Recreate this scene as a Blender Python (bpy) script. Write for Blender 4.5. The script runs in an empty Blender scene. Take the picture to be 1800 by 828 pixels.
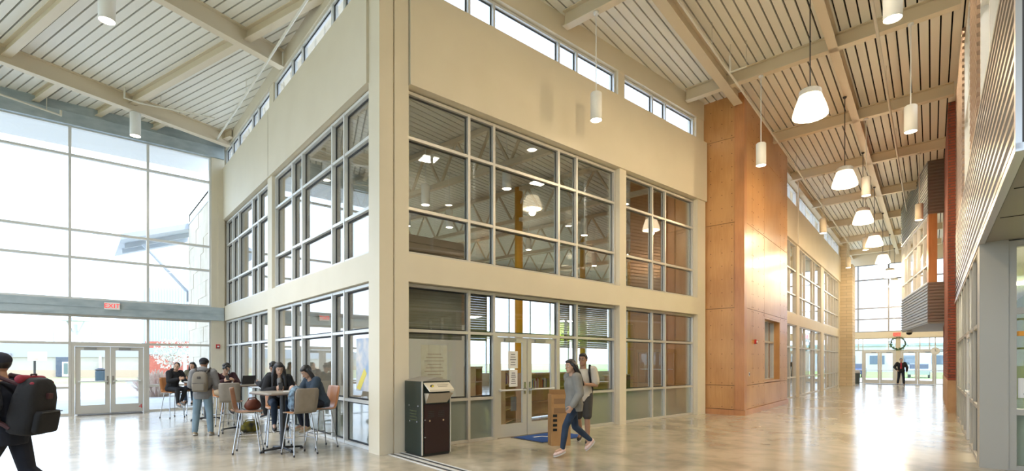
import bpy, bmesh, math, random
from mathutils import Vector, Matrix, Euler
random.seed(7)
R = math.radians
sc = bpy.context.scene
COL = sc.collection

# ------------------------------------------------------------------ camera, sky, sun, exposure
CAM = (-3.938, -8.091)                       # camera foot point; world x runs along the library front
cam_d = bpy.data.cameras.new('camera'); cam = bpy.data.objects.new('camera', cam_d); COL.objects.link(cam)
cam_d.sensor_fit = 'HORIZONTAL'; cam_d.sensor_width = 36.0
cam_d.lens = 36.0 * 898 / 1800
cam_d.shift_x = 0.0; cam_d.shift_y = (636 - 414) / 1800
cam_d.clip_start = 0.05; cam_d.clip_end = 2000
cam.location = (CAM[0], CAM[1], 1.6)
cam.rotation_euler = (R(90), 0, R(49.5 - 90))
sc.camera = cam

world = bpy.data.worlds.new('sky'); sc.world = world; world.use_nodes = True
wn = world.node_tree.nodes; wl = world.node_tree.links
bg = wn['Background']
wtc = wn.new('ShaderNodeTexCoord'); wsx = wn.new('ShaderNodeSeparateXYZ'); wcr = wn.new('ShaderNodeValToRGB')
wl.new(wtc.outputs['Generated'], wsx.inputs[0]); wl.new(wsx.outputs['Z'], wcr.inputs['Fac'])
wcr.color_ramp.elements[0].position = 0.0; wcr.color_ramp.elements[0].color = (0.70, 0.84, 1.0, 1)
wcr.color_ramp.elements[1].position = 0.9; wcr.color_ramp.elements[1].color = (0.46, 0.66, 1.0, 1)
wl.new(wcr.outputs['Color'], bg.inputs['Color'])
SKY = 1.75
bg.inputs['Strength'].default_value = SKY

sun_d = bpy.data.lights.new('sun', 'SUN'); sun = bpy.data.objects.new('sun', sun_d); COL.objects.link(sun)
sun_d.energy = 1.4; sun_d.angle = R(0.6); sun_d.color = (1.0, 0.95, 0.86)
sun.rotation_euler = (R(33), 0, R(28)); sun.location = (0, -40, 40)

sc.view_settings.view_transform = 'Standard'; sc.view_settings.look = 'None'
sc.view_settings.gamma = 1.0; sc.view_settings.use_curve_mapping = False
sc.view_settings.exposure = 1.22
sc.cycles.transparent_max_bounces = 32
sc.cycles.use_denoising = True
LAMP = 1.2                                   # scale of every indoor lamp

# ------------------------------------------------------------------ frames
class Frame:
    def __init__(s, o, deg): s.o = o; s.d = deg; s.c = math.cos(R(deg)); s.s = math.sin(R(deg))
    def pt(s, a, b, z=0.0): return (s.o[0] + a*s.c - b*s.s, s.o[1] + a*s.s + b*s.c, z)
    def inv(s, x, y): dx, dy = x-s.o[0], y-s.o[1]; return (dx*s.c + dy*s.s, -dx*s.s + dy*s.c)
FW = Frame((0, 0), 0)                        # library front: a = x, b = y
FLW = Frame((0, 0), 90)                      # library left face: a = y, b = -x
FH = Frame(CAM, 10.1)                        # hall: a along, b to the left
FHX = Frame(CAM, 100.1)                      # across the hall: a = left, b = -along
FL = Frame((0, 0), 19.2)                     # left roof grid: a along girders, b along the deck ribs
def cam2w(X, Y): 
    dx, dy = X + 2.26, Y - 8.71
    return (dx*0.7604 + dy*0.6494, -dx*0.6494 + dy*0.7604)
def pix(u, v, z=0.0):                        # a floor / level point seen at a photo pixel
    Yd = 898*(1.6 - z)/(v - 636); return cam2w((u-900)/898*Yd, Yd)
def dep(u, Yd): return cam2w((u-900)/898*Yd, Yd)

# ------------------------------------------------------------------ materials
MATS = {}
def mat(name, col, rough=0.6, metal=0.0, noise=None, bump=None, coat=0.0, emit=None, spec=0.5, trans=None):
    if name in MATS: return MATS[name]
    m = bpy.data.materials.new(name); m.use_nodes = True; MATS[name] = m
    n, l = m.node_tree.nodes, m.node_tree.links; b = n['Principled BSDF']
    b.inputs['Base Color'].default_value = (*col, 1); b.inputs['Roughness'].default_value = rough
    b.inputs['Metallic'].default_value = metal; b.inputs['Specular IOR Level'].default_value = spec
    b.inputs['Coat Weight'].default_value = coat
    if emit: b.inputs['Emission Color'].default_value = (*emit[0], 1); b.inputs['Emission Strength'].default_value = emit[1]
    if noise:                                # (scale, second colour, detail, stretch)
        tc = n.new('ShaderNodeTexCoord'); mp = n.new('ShaderNodeMapping'); t = n.new('ShaderNodeTexNoise'); r = n.new('ShaderNodeValToRGB')
        mp.inputs['Scale'].default_value = noise[3] if len(noise) > 3 else (1, 1, 1)
        t.inputs['Scale'].default_value = noise[0]; t.inputs['Detail'].default_value = noise[2] if len(noise) > 2 else 4
        r.color_ramp.elements[0].position = 0.32; r.color_ramp.elements[1].position = 0.68
        r.color_ramp.elements[0].color = (*col, 1); r.color_ramp.elements[1].color = (*noise[1], 1)
        l.new(tc.outputs['Object'], mp.inputs[0]); l.new(mp.outputs[0], t.inputs['Vector']); l.new(t.outputs['Fac'], r.inputs[0]); l.new(r.outputs[0], b.inputs['Base Color'])
    if bump:
        tc = n.new('ShaderNodeTexCoord'); t = n.new('ShaderNodeTexNoise'); bp = n.new('ShaderNodeBump')
        t.inputs['Scale'].default_value = bump[0]; bp.inputs['Strength'].default_value = bump[1]; bp.inputs['Distance'].default_value = 0.02
        l.new(tc.outputs['Object'], t.inputs['Vector']); l.new(t.outputs['Fac'], bp.inputs['Height']); l.new(bp.outputs[0], b.inputs['Normal'])
    return m
def glassmat(name, tint, refl=0.05, top=0.85, power=4.0, rough=0.0):
    m = bpy.data.materials.new(name); m.use_nodes = True; MATS[name] = m
    n, l = m.node_tree.nodes, m.node_tree.links; n.clear()
    o = n.new('ShaderNodeOutputMaterial'); mx = n.new('ShaderNodeMixShader'); tr = n.new('ShaderNodeBsdfTransparent'); gl = n.new('ShaderNodeBsdfGlossy')
    lw = n.new('ShaderNodeLayerWeight'); lw.inputs['Blend'].default_value = 0.5
    p = n.new('ShaderNodeMath'); p.operation = 'POWER'; p.inputs[1].default_value = power
    q = n.new('ShaderNodeMath'); q.operation = 'MULTIPLY_ADD'; q.inputs[1].default_value = top; q.inputs[2].default_value = refl
    l.new(lw.outputs['Facing'], p.inputs[0]); l.new(p.outputs[0], q.inputs[0]); l.new(q.outputs[0], mx.inputs[0])
    tr.inputs[0].default_value = (*tint, 1); gl.inputs['Roughness'].default_value = rough; gl.inputs['Color'].default_value = (1, 1, 1, 1)
    l.new(tr.outputs[0], mx.inputs[1]); l.new(gl.outputs[0], mx.inputs[2]); l.new(mx.outputs[0], o.inputs[0]); return m
GLASS = glassmat('clear_glass', (0.98, 0.985, 0.985), 0.035)
GLASS_IN = glassmat('library_glass', (0.93, 0.95, 0.95), 0.05, 0.93, 2.7)
def frostmat():
    m = bpy.data.materials.new('frosted_glass'); m.use_nodes = True
    n, l = m.node_tree.nodes, m.node_tree.links; n.clear()
    o = n.new('ShaderNodeOutputMaterial'); a = n.new('ShaderNodeMixShader'); c = n.new('ShaderNodeMixShader')
    d = n.new('ShaderNodeBsdfDiffuse'); t = n.new('ShaderNodeBsdfTranslucent'); g = n.new('ShaderNodeBsdfGlossy')
    d.inputs[0].default_value = (0.32, 0.36, 0.31, 1); t.inputs[0].default_value = (0.48, 0.56, 0.50, 1)
    g.inputs['Roughness'].default_value = 0.06; g.inputs['Color'].default_value = (1, 1, 1, 1)
    lw = n.new('ShaderNodeLayerWeight'); lw.inputs['Blend'].default_value = 0.35
    a.inputs[0].default_value = 0.5; l.new(d.outputs[0], a.inputs[1]); l.new(t.outputs[0], a.inputs[2])
    l.new(lw.outputs['Facing'], c.inputs[0]); l.new(a.outputs[0], c.inputs[1]); l.new(g.outputs[0], c.inputs[2]); l.new(c.outputs[0], o.inputs[0]); return m
FROST = frostmat()
CREAM = mat('cream_paint', (0.73, 0.655, 0.51), 0.55, noise=(1.2, (0.70, 0.625, 0.48), 3))
STEELP = mat('cream_steel_paint', (0.72, 0.62, 0.46), 0.45)
DECK = mat('deck_paint', (0.86, 0.83, 0.74), 0.5)
DARK = mat('dark_slot', (0.008, 0.008, 0.007), 0.9)
ALU = mat('champagne_aluminium', (0.62, 0.59, 0.53), 0.38, 0.35)
ALUW = mat('pale_aluminium', (0.74, 0.74, 0.72), 0.4, 0.25)
GASKET = mat('black_gasket', (0.02, 0.022, 0.025), 0.6)
GALV = mat('galvanised_steel', (0.36, 0.43, 0.47), 0.45, 0.3, noise=(2.2, (0.50, 0.57, 0.60), 6, (1, 1, 2.5)))
WHITE = mat('white_paint', (0.82, 0.82, 0.80), 0.5)
CHROME = mat('chrome', (0.45, 0.45, 0.46), 0.22, 1.0)
BLACKM = mat('black_metal', (0.025, 0.025, 0.028), 0.4)
PIPE = mat('pipe_cream', (0.74, 0.70, 0.60), 0.5)

def woodmat(name, c1, c2, rough=0.35, scale=(6, 6, 0.7), coat=0.3):
    m = bpy.data.materials.new(name); m.use_nodes = True; MATS[name] = m
    n, l = m.node_tree.nodes, m.node_tree.links; b = n['Principled BSDF']
    tc = n.new('ShaderNodeTexCoord'); mp = n.new('ShaderNodeMapping'); mp.inputs['Scale'].default_value = scale
    t = n.new('ShaderNodeTexNoise'); t.inputs['Scale'].default_value = 2.2; t.inputs['Detail'].default_value = 8; t.inputs['Distortion'].default_value = 1.2
    t2 = n.new('ShaderNodeTexNoise'); t2.inputs['Scale'].default_value = 0.9; t2.inputs['Detail'].default_value = 2
    ad = n.new('ShaderNodeMath'); ad.operation = 'MULTIPLY_ADD'; ad.inputs[1].default_value = 0.6
    r = n.new('ShaderNodeValToRGB'); r.color_ramp.elements[0].position = 0.5; r.color_ramp.elements[1].position = 1.05
    r.color_ramp.elements[0].color = (*c1, 1); r.color_ramp.elements[1].color = (*c2, 1)
    l.new(tc.outputs['Object'], mp.inputs[0]); l.new(mp.outputs[0], t.inputs['Vector']); l.new(tc.outputs['Object'], t2.inputs['Vector'])
    l.new(t.outputs['Fac'], ad.inputs[0]); l.new(t2.outputs['Fac'], ad.inputs[2]); l.new(ad.outputs[0], r.inputs[0]); l.new(r.outputs[0], b.inputs['Base Color'])
    b.inputs['Roughness'].default_value = rough; b.inputs['Coat Weight'].default_value = coat; b.inputs['Coat Roughness'].default_value = 0.25
    return m
PLY = woodmat('plywood', (0.45, 0.21, 0.065), (0.60, 0.32, 0.12))
CEDAR = woodmat('cedar_post', (0.42, 0.17, 0.06), (0.56, 0.26, 0.10))
OAK = woodmat('oak_veneer', (0.46, 0.26, 0.11), (0.60, 0.38, 0.19), 0.4)
def floormat():
    m = bpy.data.materials.new('polished_concrete'); m.use_nodes = True
    n, l = m.node_tree.nodes, m.node_tree.links; b = n['Principled BSDF']
    tc = n.new('ShaderNodeTexCoord')
    def nz(s, d, dist=0.0):
        t = n.new('ShaderNodeTexNoise'); t.inputs['Scale'].default_value = s; t.inputs['Detail'].default_value = d; t.inputs['Distortion'].default_value = dist
        l.new(tc.outputs['Object'], t.inputs['Vector']); return t
    a, c = nz(0.55, 3, 0.8), nz(3.0, 6, 0.4)
    mx = n.new('ShaderNodeMath'); mx.operation = 'MULTIPLY_ADD'; mx.inputs[1].default_value = 0.7
    l.new(c.outputs['Fac'], mx.inputs[0]); l.new(a.outputs['Fac'], mx.inputs[2])
    r = n.new('ShaderNodeValToRGB'); e = r.color_ramp.elements; e[0].position = 0.55; e[0].color = (0.245, 0.22, 0.175, 1); e[1].position = 1.12; e[1].color = (0.52, 0.465, 0.365, 1)
    l.new(mx.outputs[0], r.inputs[0]); l.new(r.outputs[0], b.inputs['Base Color'])
    rr = n.new('ShaderNodeMapRange'); rr.inputs['From Min'].default_value = 0.3; rr.inputs['From Max'].default_value = 0.7; rr.inputs['To Min'].default_value = 0.17; rr.inputs['To Max'].default_value = 0.25
    l.new(a.outputs['Fac'], rr.inputs['Value']); l.new(rr.outputs[0], b.inputs['Roughness'])
    b.inputs['Specular IOR Level'].default_value = 0.6; b.inputs['Coat Weight'].default_value = 0.3; b.inputs['Coat Roughness'].default_value = 0.16
    return m
FLOOR = floormat()

# ------------------------------------------------------------------ mesh helpers
class MB:
    def __init__(s): s.v = []; s.f = []
    def add(s, vs, fs): k = len(s.v); s.v += [tuple(p) for p in vs]; s.f += [[i+k for i in q] for q in fs]; return s
    def box(s, a, b, z, fr=FW):
        p = [fr.pt(x, y, zz) for zz in z for y in b for x in a]
        return s.add(p, [[0, 2, 3, 1], [4, 5, 7, 6], [0, 1, 5, 4], [2, 6, 7, 3], [0, 4, 6, 2], [1, 3, 7, 5]])
    def prism(s, poly, z0, z1, zf=None):     # polygon (x, y) between z0 and z1; zf(x,y) adds a slope
        zf = zf or (lambda x, y: 0.0); n = len(poly)
        vs = [(x, y, z0+zf(x, y)) for x, y in poly] + [(x, y, z1+zf(x, y)) for x, y in poly]
        return s.add(vs, [list(range(n))[::-1], list(range(n, 2*n))] + [[i, (i+1) % n, n+(i+1) % n, n+i] for i in range(n)])
    def extrude(s, prof, path):              # closed profile of points -> translated along a vector
        n = len(prof); p2 = [tuple(Vector(q)+Vector(path)) for q in prof]
        return s.add(list(prof)+p2, [list(range(n))[::-1], list(range(n, 2*n))] + [[i, (i+1) % n, n+(i+1) % n, n+i] for i in range(n)])
    def loft(s, rings):
        n = len(rings[0]); k = len(s.v); m = len(rings)
        for r in rings: s.v += [tuple(p) for p in r]
        for j in range(m-1):
            for i in range(n): a = k+j*n+i; b = k+j*n+(i+1) % n; s.f.append([a, b, b+n, a+n])
        s.f.append([k+i for i in range(n)][::-1]); s.f.append([k+(m-1)*n+i for i in range(n)]); return s
    def tube(s, p0, p1, r0, r1=None, n=10):
        r1 = r0 if r1 is None else r1; p0, p1 = Vector(p0), Vector(p1); d = (p1-p0).normalized()
        x = d.orthogonal().normalized(); y = d.cross(x)
        ring = lambda c, r: [c + (x*math.cos(2*math.pi*i/n)+y*math.sin(2*math.pi*i/n))*r for i in range(n)]
        return s.loft([ring(p0, r0), ring(p1, r1)])
    def pipe(s, pts, r, n=8):
        for i in range(len(pts)-1): s.tube(pts[i], pts[i+1], r, n=n)
        for q in pts[1:-1]: s.ball(q, (r*1.05,)*3, n=8, m=5)
        return s
    def ball(s, c, rad, rot=None, n=14, m=9):
        rings = []; c = Vector(c)
        for j in range(m):
            t = math.pi*(j+0.5)/m - math.pi/2 if False else -math.pi/2 + math.pi*(j+0.35)/(m-0.3)
            rr = max(0.05, math.cos(t)); zz = math.sin(t)
            ring = []
            for i in range(n):
                q = Vector((rad[0]*rr*math.cos(2*math.pi*i/n), rad[1]*rr*math.sin(2*math.pi*i/n), rad[2]*zz))
                if rot is not None: q = rot @ q
                ring.append(c+q)
            rings.append(ring)
        return s.loft(rings)
    def cap(s, p0, r0, p1, r1, n=12):        # tapered capsule
        p0, p1 = Vector(p0), Vector(p1); d = p1-p0; L = d.length; d = d.normalized() if L > 1e-6 else Vector((0, 0, 1))
        x = d.orthogonal().normalized(); y = d.cross(x); rings = []
        for c, r, ts in ((p0, r0, (-80, -50, -20, 0)), (p1, r1, (0, 20, 50, 80))):
            for t in ts:
                cc = c + d*(r*math.sin(R(t))); q = r*math.cos(R(t))
                rings.append([cc + (x*math.cos(2*math.pi*i/n)+y*math.sin(2*math.pi*i/n))*q for i in range(n)])
        return s.loft(rings)
    def lathe(s, c, prof, n=24):             # prof: (radius, z) from bottom to top
        rings = [[(c[0]+r*math.cos(2*math.pi*i/n), c[1]+r*math.sin(2*math.pi*i/n), c[2]+z) for i in range(n)] for r, z in prof]
        return s.loft(rings)
    def mesh(s, name, m=None, smooth=False):
        me = bpy.data.meshes.new(name); me.from_pydata(s.v, [], s.f); me.validate()
        bm = bmesh.new(); bm.from_mesh(me); bmesh.ops.recalc_face_normals(bm, faces=bm.faces); bm.to_mesh(me); bm.free()
        if m: me.materials.append(m)
        if smooth: me.shade_smooth()
        return me
    def build(s, name, m, parent=None, smooth=False, kind=None):
        o = bpy.data.objects.new(name, s.mesh(name, m, smooth)); COL.objects.link(o)
        if parent: o.parent = parent
        if kind: o['kind'] = kind
        return o
def tag(o, label, cat=None, group=None, kind=None):
    o['label'] = label
    if cat: o['category'] = cat
    if group: o['group'] = group
    if kind: o['kind'] = kind
    return o
def thing(name, label, cat, loc=(0, 0, 0), rz=0.0, group=None, kind=None):
    o = bpy.data.objects.new(name, None); COL.objects.link(o); o.location = loc; o.rotation_euler = (0, 0, rz)
    o.empty_display_size = 0.2
    return tag(o, label, cat, group, kind)
def struct(name, label=None, cat=None): return thing(name, label or name.replace('_', ' '), cat, kind='structure')
def bx(name, m, parent, a, b, z, fr=FW): return MB().box(a, b, z, fr).build(name, m, parent)
def copy_tree(o, parent=None):
    c = o.copy(); COL.objects.link(c); c.parent = parent
    for ch in list(o.children): copy_tree(ch, c)
    return c
def text_mesh(txt, size, m, name, parent, mtx, depth=0.002):
    cu = bpy.data.curves.new(name, 'FONT'); cu.body = txt; cu.size = size; cu.align_x = 'CENTER'; cu.align_y = 'CENTER'; cu.extrude = depth
    t = bpy.data.objects.new(name, cu); COL.objects.link(t); bpy.context.view_layer.update()
    me = bpy.data.meshes.new_from_object(t.evaluated_get(bpy.context.evaluated_depsgraph_get())); bpy.data.objects.remove(t)
    me.materials.clear(); me.materials.append(m)
    o = bpy.data.objects.new(name, me); COL.objects.link(o); o.parent = parent; o.matrix_local = mtx; return o
def clip(poly, a, b, c):                     # keep a*x + b*y <= c
    out = []
    for i in range(len(poly)):
        p, q = poly[i], poly[(i+1) % len(poly)]; dp, dq = a*p[0]+b*p[1]-c, a*q[0]+b*q[1]-c
        if dp <= 0: out.append(p)
        if dp*dq < 0: t = dp/(dp-dq); out.append((p[0]+t*(q[0]-p[0]), p[1]+t*(q[1]-p[1])))
    return out
def clip_region(poly, region):               # region: convex polygon, counter-clockwise
    for i in range(len(region)):
        if len(poly) < 3: return []
        p, q = region[i], region[(i+1) % len(region)]; nx, ny = q[1]-p[1], -(q[0]-p[0])
        poly = clip(poly, nx, ny, nx*p[0]+ny*p[1])
    return poly

def ibeam(fr, along, c, span, ztop, h, bf, zf=None, tf=0.02, tw=0.014):
    """I section; along 'a' or 'b' in frame fr, centred on the other coordinate c"""
    mb = MB(); zf = zf or (lambda x, y: 0.0)
    for (w, z0, z1) in ((bf, ztop-tf, ztop), (tw, ztop-h+tf, ztop-tf), (bf, ztop-h, ztop-h+tf)):
        pl = [(span[0], c-w/2), (span[1], c-w/2), (span[1], c+w/2), (span[0], c+w/2)]
        if along == 'b': pl = [(q, p) for p, q in pl]
        mb.prism([fr.pt(*p)[:2] for p in pl], z0, z1, zf)
    return mb

def window(name, label, fr, b, xs, zs, m=ALU, pane=GLASS, frost_rows=(), skip=(), mw=0.055, dep=0.13, off=0.0, extra=None, gasket=None):
    """grid of bars with one pane per cell; bars centred on xs / zs at depth b"""
    w = struct(name, label)
    for i, x in enumerate(xs):
        bx('mullion', m, w, (x-mw/2, x+mw/2), (b-dep/2, b+dep/2), (zs[0]-mw/2, zs[-1]+mw/2), fr)
    for i in range(len(xs)-1):
        for j, z in enumerate(zs):
            if (i, j, 't') in skip: continue
            bx('transom', m, w, (xs[i]+mw/2, xs[i+1]-mw/2), (b-dep/2+0.006, b+dep/2-0.006), (z-mw/2, z+mw/2), fr)
        for j in range(len(zs)-1):
            if (i, j) in skip: continue
            pm = FROST if j in frost_rows else pane
            bx('pane', pm, w, (xs[i]+mw/2, xs[i+1]-mw/2), (b+off-0.006, b+off+0.006), (zs[j]+mw/2, zs[j+1]-mw/2), fr)
            if gasket:
                g = MB(); x0, x1, z0, z1 = xs[i]+mw/2, xs[i+1]-mw/2, zs[j]+mw/2, zs[j+1]-mw/2; t = 0.03; d0 = (b+off+0.008, b+off+0.02)
                g.box((x0, x0+t), d0, (z0, z1), fr); g.box((x1-t, x1), d0, (z0, z1), fr); g.box((x0+t, x1-t), d0, (z0, z0+t), fr); g.box((x0+t, x1-t), d0, (z1-t, z1), fr)
                g.build('gasket', GASKET, w)
    return w
def door_leaf(parent, fr, a0, a1, b, z1, m, hinge_left=True, bar_side=-1, handle=True, bot=0.27, st=0.125, top=0.11):
    f = MB(); d = (b-0.022, b+0.022)
    f.box((a0, a0+st), d, (0.012, z1), fr); f.box((a1-st, a1), d, (0.012, z1), fr); f.box((a0+st, a1-st), d, (z1-top, z1), fr); f.box((a0+st, a1-st), d, (0.012, 0.012+bot), fr)
    o = f.build('door_leaf', m, parent)
    bx('pane', GLASS, o, (a0+st, a1-st), (b-0.004, b+0.004), (0.012+bot, z1-top), fr)
    bb = b + bar_side*0.07
    bar = MB().tube(fr.pt(a0+0.07, bb, 1.0), fr.pt(a1-0.07, bb, 1.0), 0.018, n=10)
    for q in (a0+0.08, a1-0.08): bar.box((q-0.02, q+0.02), sorted((b, bb)), (0.975, 1.025), fr)
    bar.build('push_bar', ALUW, o)
    if handle:
        q = a1-0.06 if hinge_left else a0+0.06
        h = MB().box((q-0.022, q+0.022), sorted((b+bar_side*0.022, b+bar_side*0.03)), (0.9, 1.16), fr)
        h.tube(fr.pt(q, b+bar_side*0.03, 1.02), fr.pt(q, b+bar_side*0.08, 1.02), 0.011).tube(fr.pt(q, b+bar_side*0.08, 1.02), fr.pt(q+(0.1 if not hinge_left else -0.1), b+bar_side*0.08, 1.02), 0.011)
        h.build('handle', CHROME, o)
    c = MB().box((a0+0.2, a0+0.5), sorted((b+bar_side*0.022, b+bar_side*0.075)), (z1-0.09, z1-0.03), fr)
    c.build('closer', mat('closer_grey', (0.35, 0.35, 0.34), 0.4, 0.6), o)
    return o

# ------------------------------------------------------------------ the setting
def zL(x, y): return 0.019*(0.334*x - 0.943*(y-11))
def zRr(x, y): return -0.023*(FH.inv(x, y)[1]-6.22)
ZL0, ZR0 = 9.30, 9.55
_h1 = (math.sin(R(39.4)), math.cos(R(39.4))); _h2 = (-math.cos(R(39.4)), math.sin(R(39.4)))
def wat(u, s): k = (u-900)/898; return (s*_h1[0]-k*s*_h1[1])/(k*_h2[1]-_h2[0])
def sat(u, w): k = (u-900)/898; return (k*w*_h2[1]-w*_h2[0])/(_h1[0]-k*_h1[1])

fl = MB(); fl.prism([(-18, -18), (30, -18), FH.pt(46.3, -8)[:2], FH.pt(46.3, 6)[:2], (30, 19.4), (0, 19.4), (0, 12.14), (-18, 12.14)], -0.25, 0.0)
tag(fl.build('floor', FLOOR), 'polished mottled concrete floor of the lobby and hall', 'floor', kind='structure')

# --- ceiling over the left lobby
cl = struct('ceiling_lobby', 'cream ribbed metal deck ceiling over the lobby with steel beams', 'ceiling')
bl = (-0.4376, -0.8992)
regL = [(0.05, 12.2), (-14.0, 12.2), (-14.0, -17.8), (bl[0]*19.8, bl[1]*19.8), (0.05, 0.0)]
P = 0.205
k0 = -1.41
for i in range(-75, 30):
    a0, a1 = k0 + i*P + 0.017, k0 + (i+1)*P - 0.017
    st = [FL.pt(a, b)[:2] for a, b in ((a0, -30), (a1, -30), (a1, 30), (a0, 30))]
    pg = clip_region(st, regL)
    if len(pg) >= 3: MB().prism(pg, ZL0, ZL0+0.07, zL).build('deck_panel', DECK, cl)
MB().prism(regL, ZL0+0.075, ZL0+0.1, zL).build('deck_backing', DARK, cl)
def xr(b, xmax=0.0):                         # a on FL where x = xmax, for given b
    return (xmax + b*FL.s)/FL.c
for q in (10.62, 5.12, -0.38, -5.9):
    a1 = xr(q) if q > 0 else 1e9
    if q <= 0:                               # ends at the boundary line
        t = [a for a in [x*0.05 for x in range(-200, 200)] if FL.pt(a, q)[0]*bl[1] - FL.pt(a, q)[1]*bl[0] > 0]
        a1 = max(t) if t and max(t) < 9 else -1
    ibeam(FL, 'a', q, (-18, a1), ZL0+0.002, 0.44, 0.2, zL, 0.022).build('girder', STEELP, cl)
for p in (-9.95, -7.25, -4.55, -1.85, 0.85, 3.55):
    for q0, q1 in ((10.62-0.02, 5.12+0.02), (5.12-0.02, -0.38+0.02)):
        if p > 0.5 and q1 < 0: q1 = 2.3 + 0.0
        if FL.pt(p, q1)[0] > 0:
            q1 = p*FL.c/FL.s + 0.02
        if q1 >= q0-0.3: continue
        ibeam(FL, 'b', p, (q1, q0), ZL0+0.002, 0.26, 0.17, zL, 0.018).build('purlin', STEELP, cl)
for p in (-5.9, -4.5, -3.2, -1.85, -0.63, 0.69, 2.0):
    b1 = (12.0 - p*FL.s)/FL.c
    if b1 > 10.8: ibeam(FL, 'b', p, (10.64, b1), ZL0+0.002, 0.2, 0.15, zL, 0.016).build('outrigger', STEELP, cl)

# --- ceiling over the hall
ch = struct('ceiling_hall', 'tan ribbed metal deck ceiling over the hall with steel beams', 'ceiling')
regH2 = [(0.0, 0.1), FH.pt(0.729*4.85, 4.85)[:2], FH.pt(16.1, 4.85)[:2], (10.9, 0.1)]
for i in range(-4, 62):
    w0, w1 = 4.45 + (i-23)*0.21 + 0.017, 4.45 + (i-22)*0.21 - 0.017
    if w0 < 4.7:
        st = [FH.pt(a, b)[:2] for a, b in ((0.729*w0, w0), (46.2, w0), (46.2, w1), (0.729*w1, w1))]; pg = st
    else:
        st = [FH.pt(a, b)[:2] for a, b in ((-12, w0), (20, w0), (20, w1), (-12, w1))]; pg = clip_region(st, regH2)
    if len(pg) >= 3: MB().prism(pg, ZR0, ZR0+0.07, zRr).build('deck_panel', DECK, ch)
MB().prism([FH.pt(a, b)[:2] for a, b in ((0.729*-7, -7), (46.3, -7), (46.3, 4.86), (0.729*4.86, 4.86))], ZR0+0.075, ZR0+0.1, zRr).build('deck_backing', DARK, ch)
MB().prism(regH2, ZR0+0.075, ZR0+0.1, zRr).build('deck_backing', DARK, ch)
ibeam(FH, 'a', 1.87, (1.4, 46), ZR0+0.002, 0.36, 0.2, zRr, 0.022).build('ridge_girder', STEELP, ch)
ibeam(FH, 'a', 4.42, (3.3, 15.9), ZR0+0.002, 0.40, 0.24, zRr, 0.022).build('girder', STEELP, ch)
ibeam(FH, 'a', 4.62, (22.1, 46), ZR0+0.002, 0.30, 0.2, zRr, 0.022).build('girder', STEELP, ch)
for s in (4.9, 9.75, 14.8, 19.6, 24.2, 29.1, 34.0, 38.9, 43.8):
    lo = -0.5 if s > 6 else -6.9
    hi = 4.6
    if s < 15:
        hi = 4.6
        while FH.pt(s, hi+0.05)[1] < -0.02 and (FH.pt(s, hi)[0]*bl[1]-FH.pt(s, hi)[1]*bl[0]) < 0: hi += 0.05
    elif s < 22: hi = 4.28
    ibeam(FH, 'b', s, (lo, hi), ZR0+0.002, 0.36, 0.2, zRr, 0.022).build('cross_beam', STEELP, ch)

# --- roof slab above everything
rf = MB(); rf.prism([(-18.2, -18.2), (bl[0]*20.2, -18.2), (0.0, 0.0), (0.7, 0.6), (0.7, 15.2), (-18.2, 15.2)], 9.43, 9.62, zL)
rf.prism([FH.pt(0.729*-9, -9)[:2], FH.pt(47.5, -9)[:2], FH.pt(47.5, 5.5)[:2], FH.pt(21.95, 5.5)[:2], FH.pt(21.95, 6.2)[:2], (10.9, 0.7), (0.7, 0.7), (0, 0)], 9.68, 9.85, zRr)
rf.prism([(-18.2, 12.25), (-0.02, 12.25), (-0.02, 15.2), (-18.2, 15.2)], 9.12, 9.18, zL)
rf.prism([(0.34, 0.34), (10.75, 0.34), (20.4, 4.2), FH.pt(47, 5.05)[:2], (30.4, 19.3), (0.0, 19.3), (0.0, 12.3), (0.34, 12.2)], 8.22, 8.32)
tag(rf.build('roof', mat('roof_pale', (0.84, 0.83, 0.81), 0.6)), 'pale roof slab with an overhanging eave above the glass wall', 'roof', kind='structure')

# --- library front (y = 0) and left face (x = 0)
XR = [0.61, 1.98, 2.61, 4.51, 5.12, 6.54]; XR2 = [6.87, 8.21, 8.84, 10.32]
YL = [0.43, 1.71, 2.33, 4.16, 4.88, 6.25]; YL2 = [6.71, 7.93, 8.58, 10.29, 11.12, 12.0]
ZLOW = [0.03, 0.86, 2.17, 2.99]; ZUP = [3.57, 4.38, 5.66, 6.47]; ZCL = [8.36, 8.98]
wf = struct('wall_front', 'tan plaster front wall of the library with spandrel bands', 'wall')
cc = MB().box((0, 0.255), (0, 0.42), (0, 9.75)).box((0.285, 0.56), (0, 0.42), (0, 9.75)).box((0.2, 0.3), (0.03, 0.40), (0, 9.75))
cc.build('corner_column', CREAM, wf)
bx('spandrel', CREAM, wf, (0.56, 10.62), (0.0, 0.34), (3.03, 3.53))
bx('plaster_band', CREAM, wf, (0.575, 10.82), (-0.045, 0.34), (6.52, 8.33))
bx('top_band', CREAM, wf, (0.56, 10.8), (0.04, 0.34), (9.02, 9.8))
for x0, x1 in ((6.57, 6.84), (10.35, 10.62)):
    for z0, z1 in ((0, 3.03), (3.53, 6.52)): bx('column', CREAM, wf, (x0, x1), (0.0, 0.34), (z0, z1))
bx('column', CREAM, wf, (10.62, 10.80), (0.0, 0.34), (0, 6.52))
for x0, x1 in ((6.57, 6.84), (10.35, 10.8)): bx('column', CREAM, wf, (x0, x1), (0.05, 0.34), (8.33, 9.02))
wlf = struct('wall_left', 'cream left face of the library with spandrel bands', 'wall')
bx('spandrel', CREAM, wlf, (0.42, 12.2), (-0.34, 0.0), (3.03, 3.53), FLW)
for y0, y1 in ((0.42, 6.46), (6.49, 12.2)): bx('plaster_band', CREAM, wlf, (y0, y1), (-0.34, 0.045), (6.52, 8.33), FLW)
bx('top_band', CREAM, wlf, (0.42, 12.2), (-0.34, -0.03), (9.0, 9.6), FLW)
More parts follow.
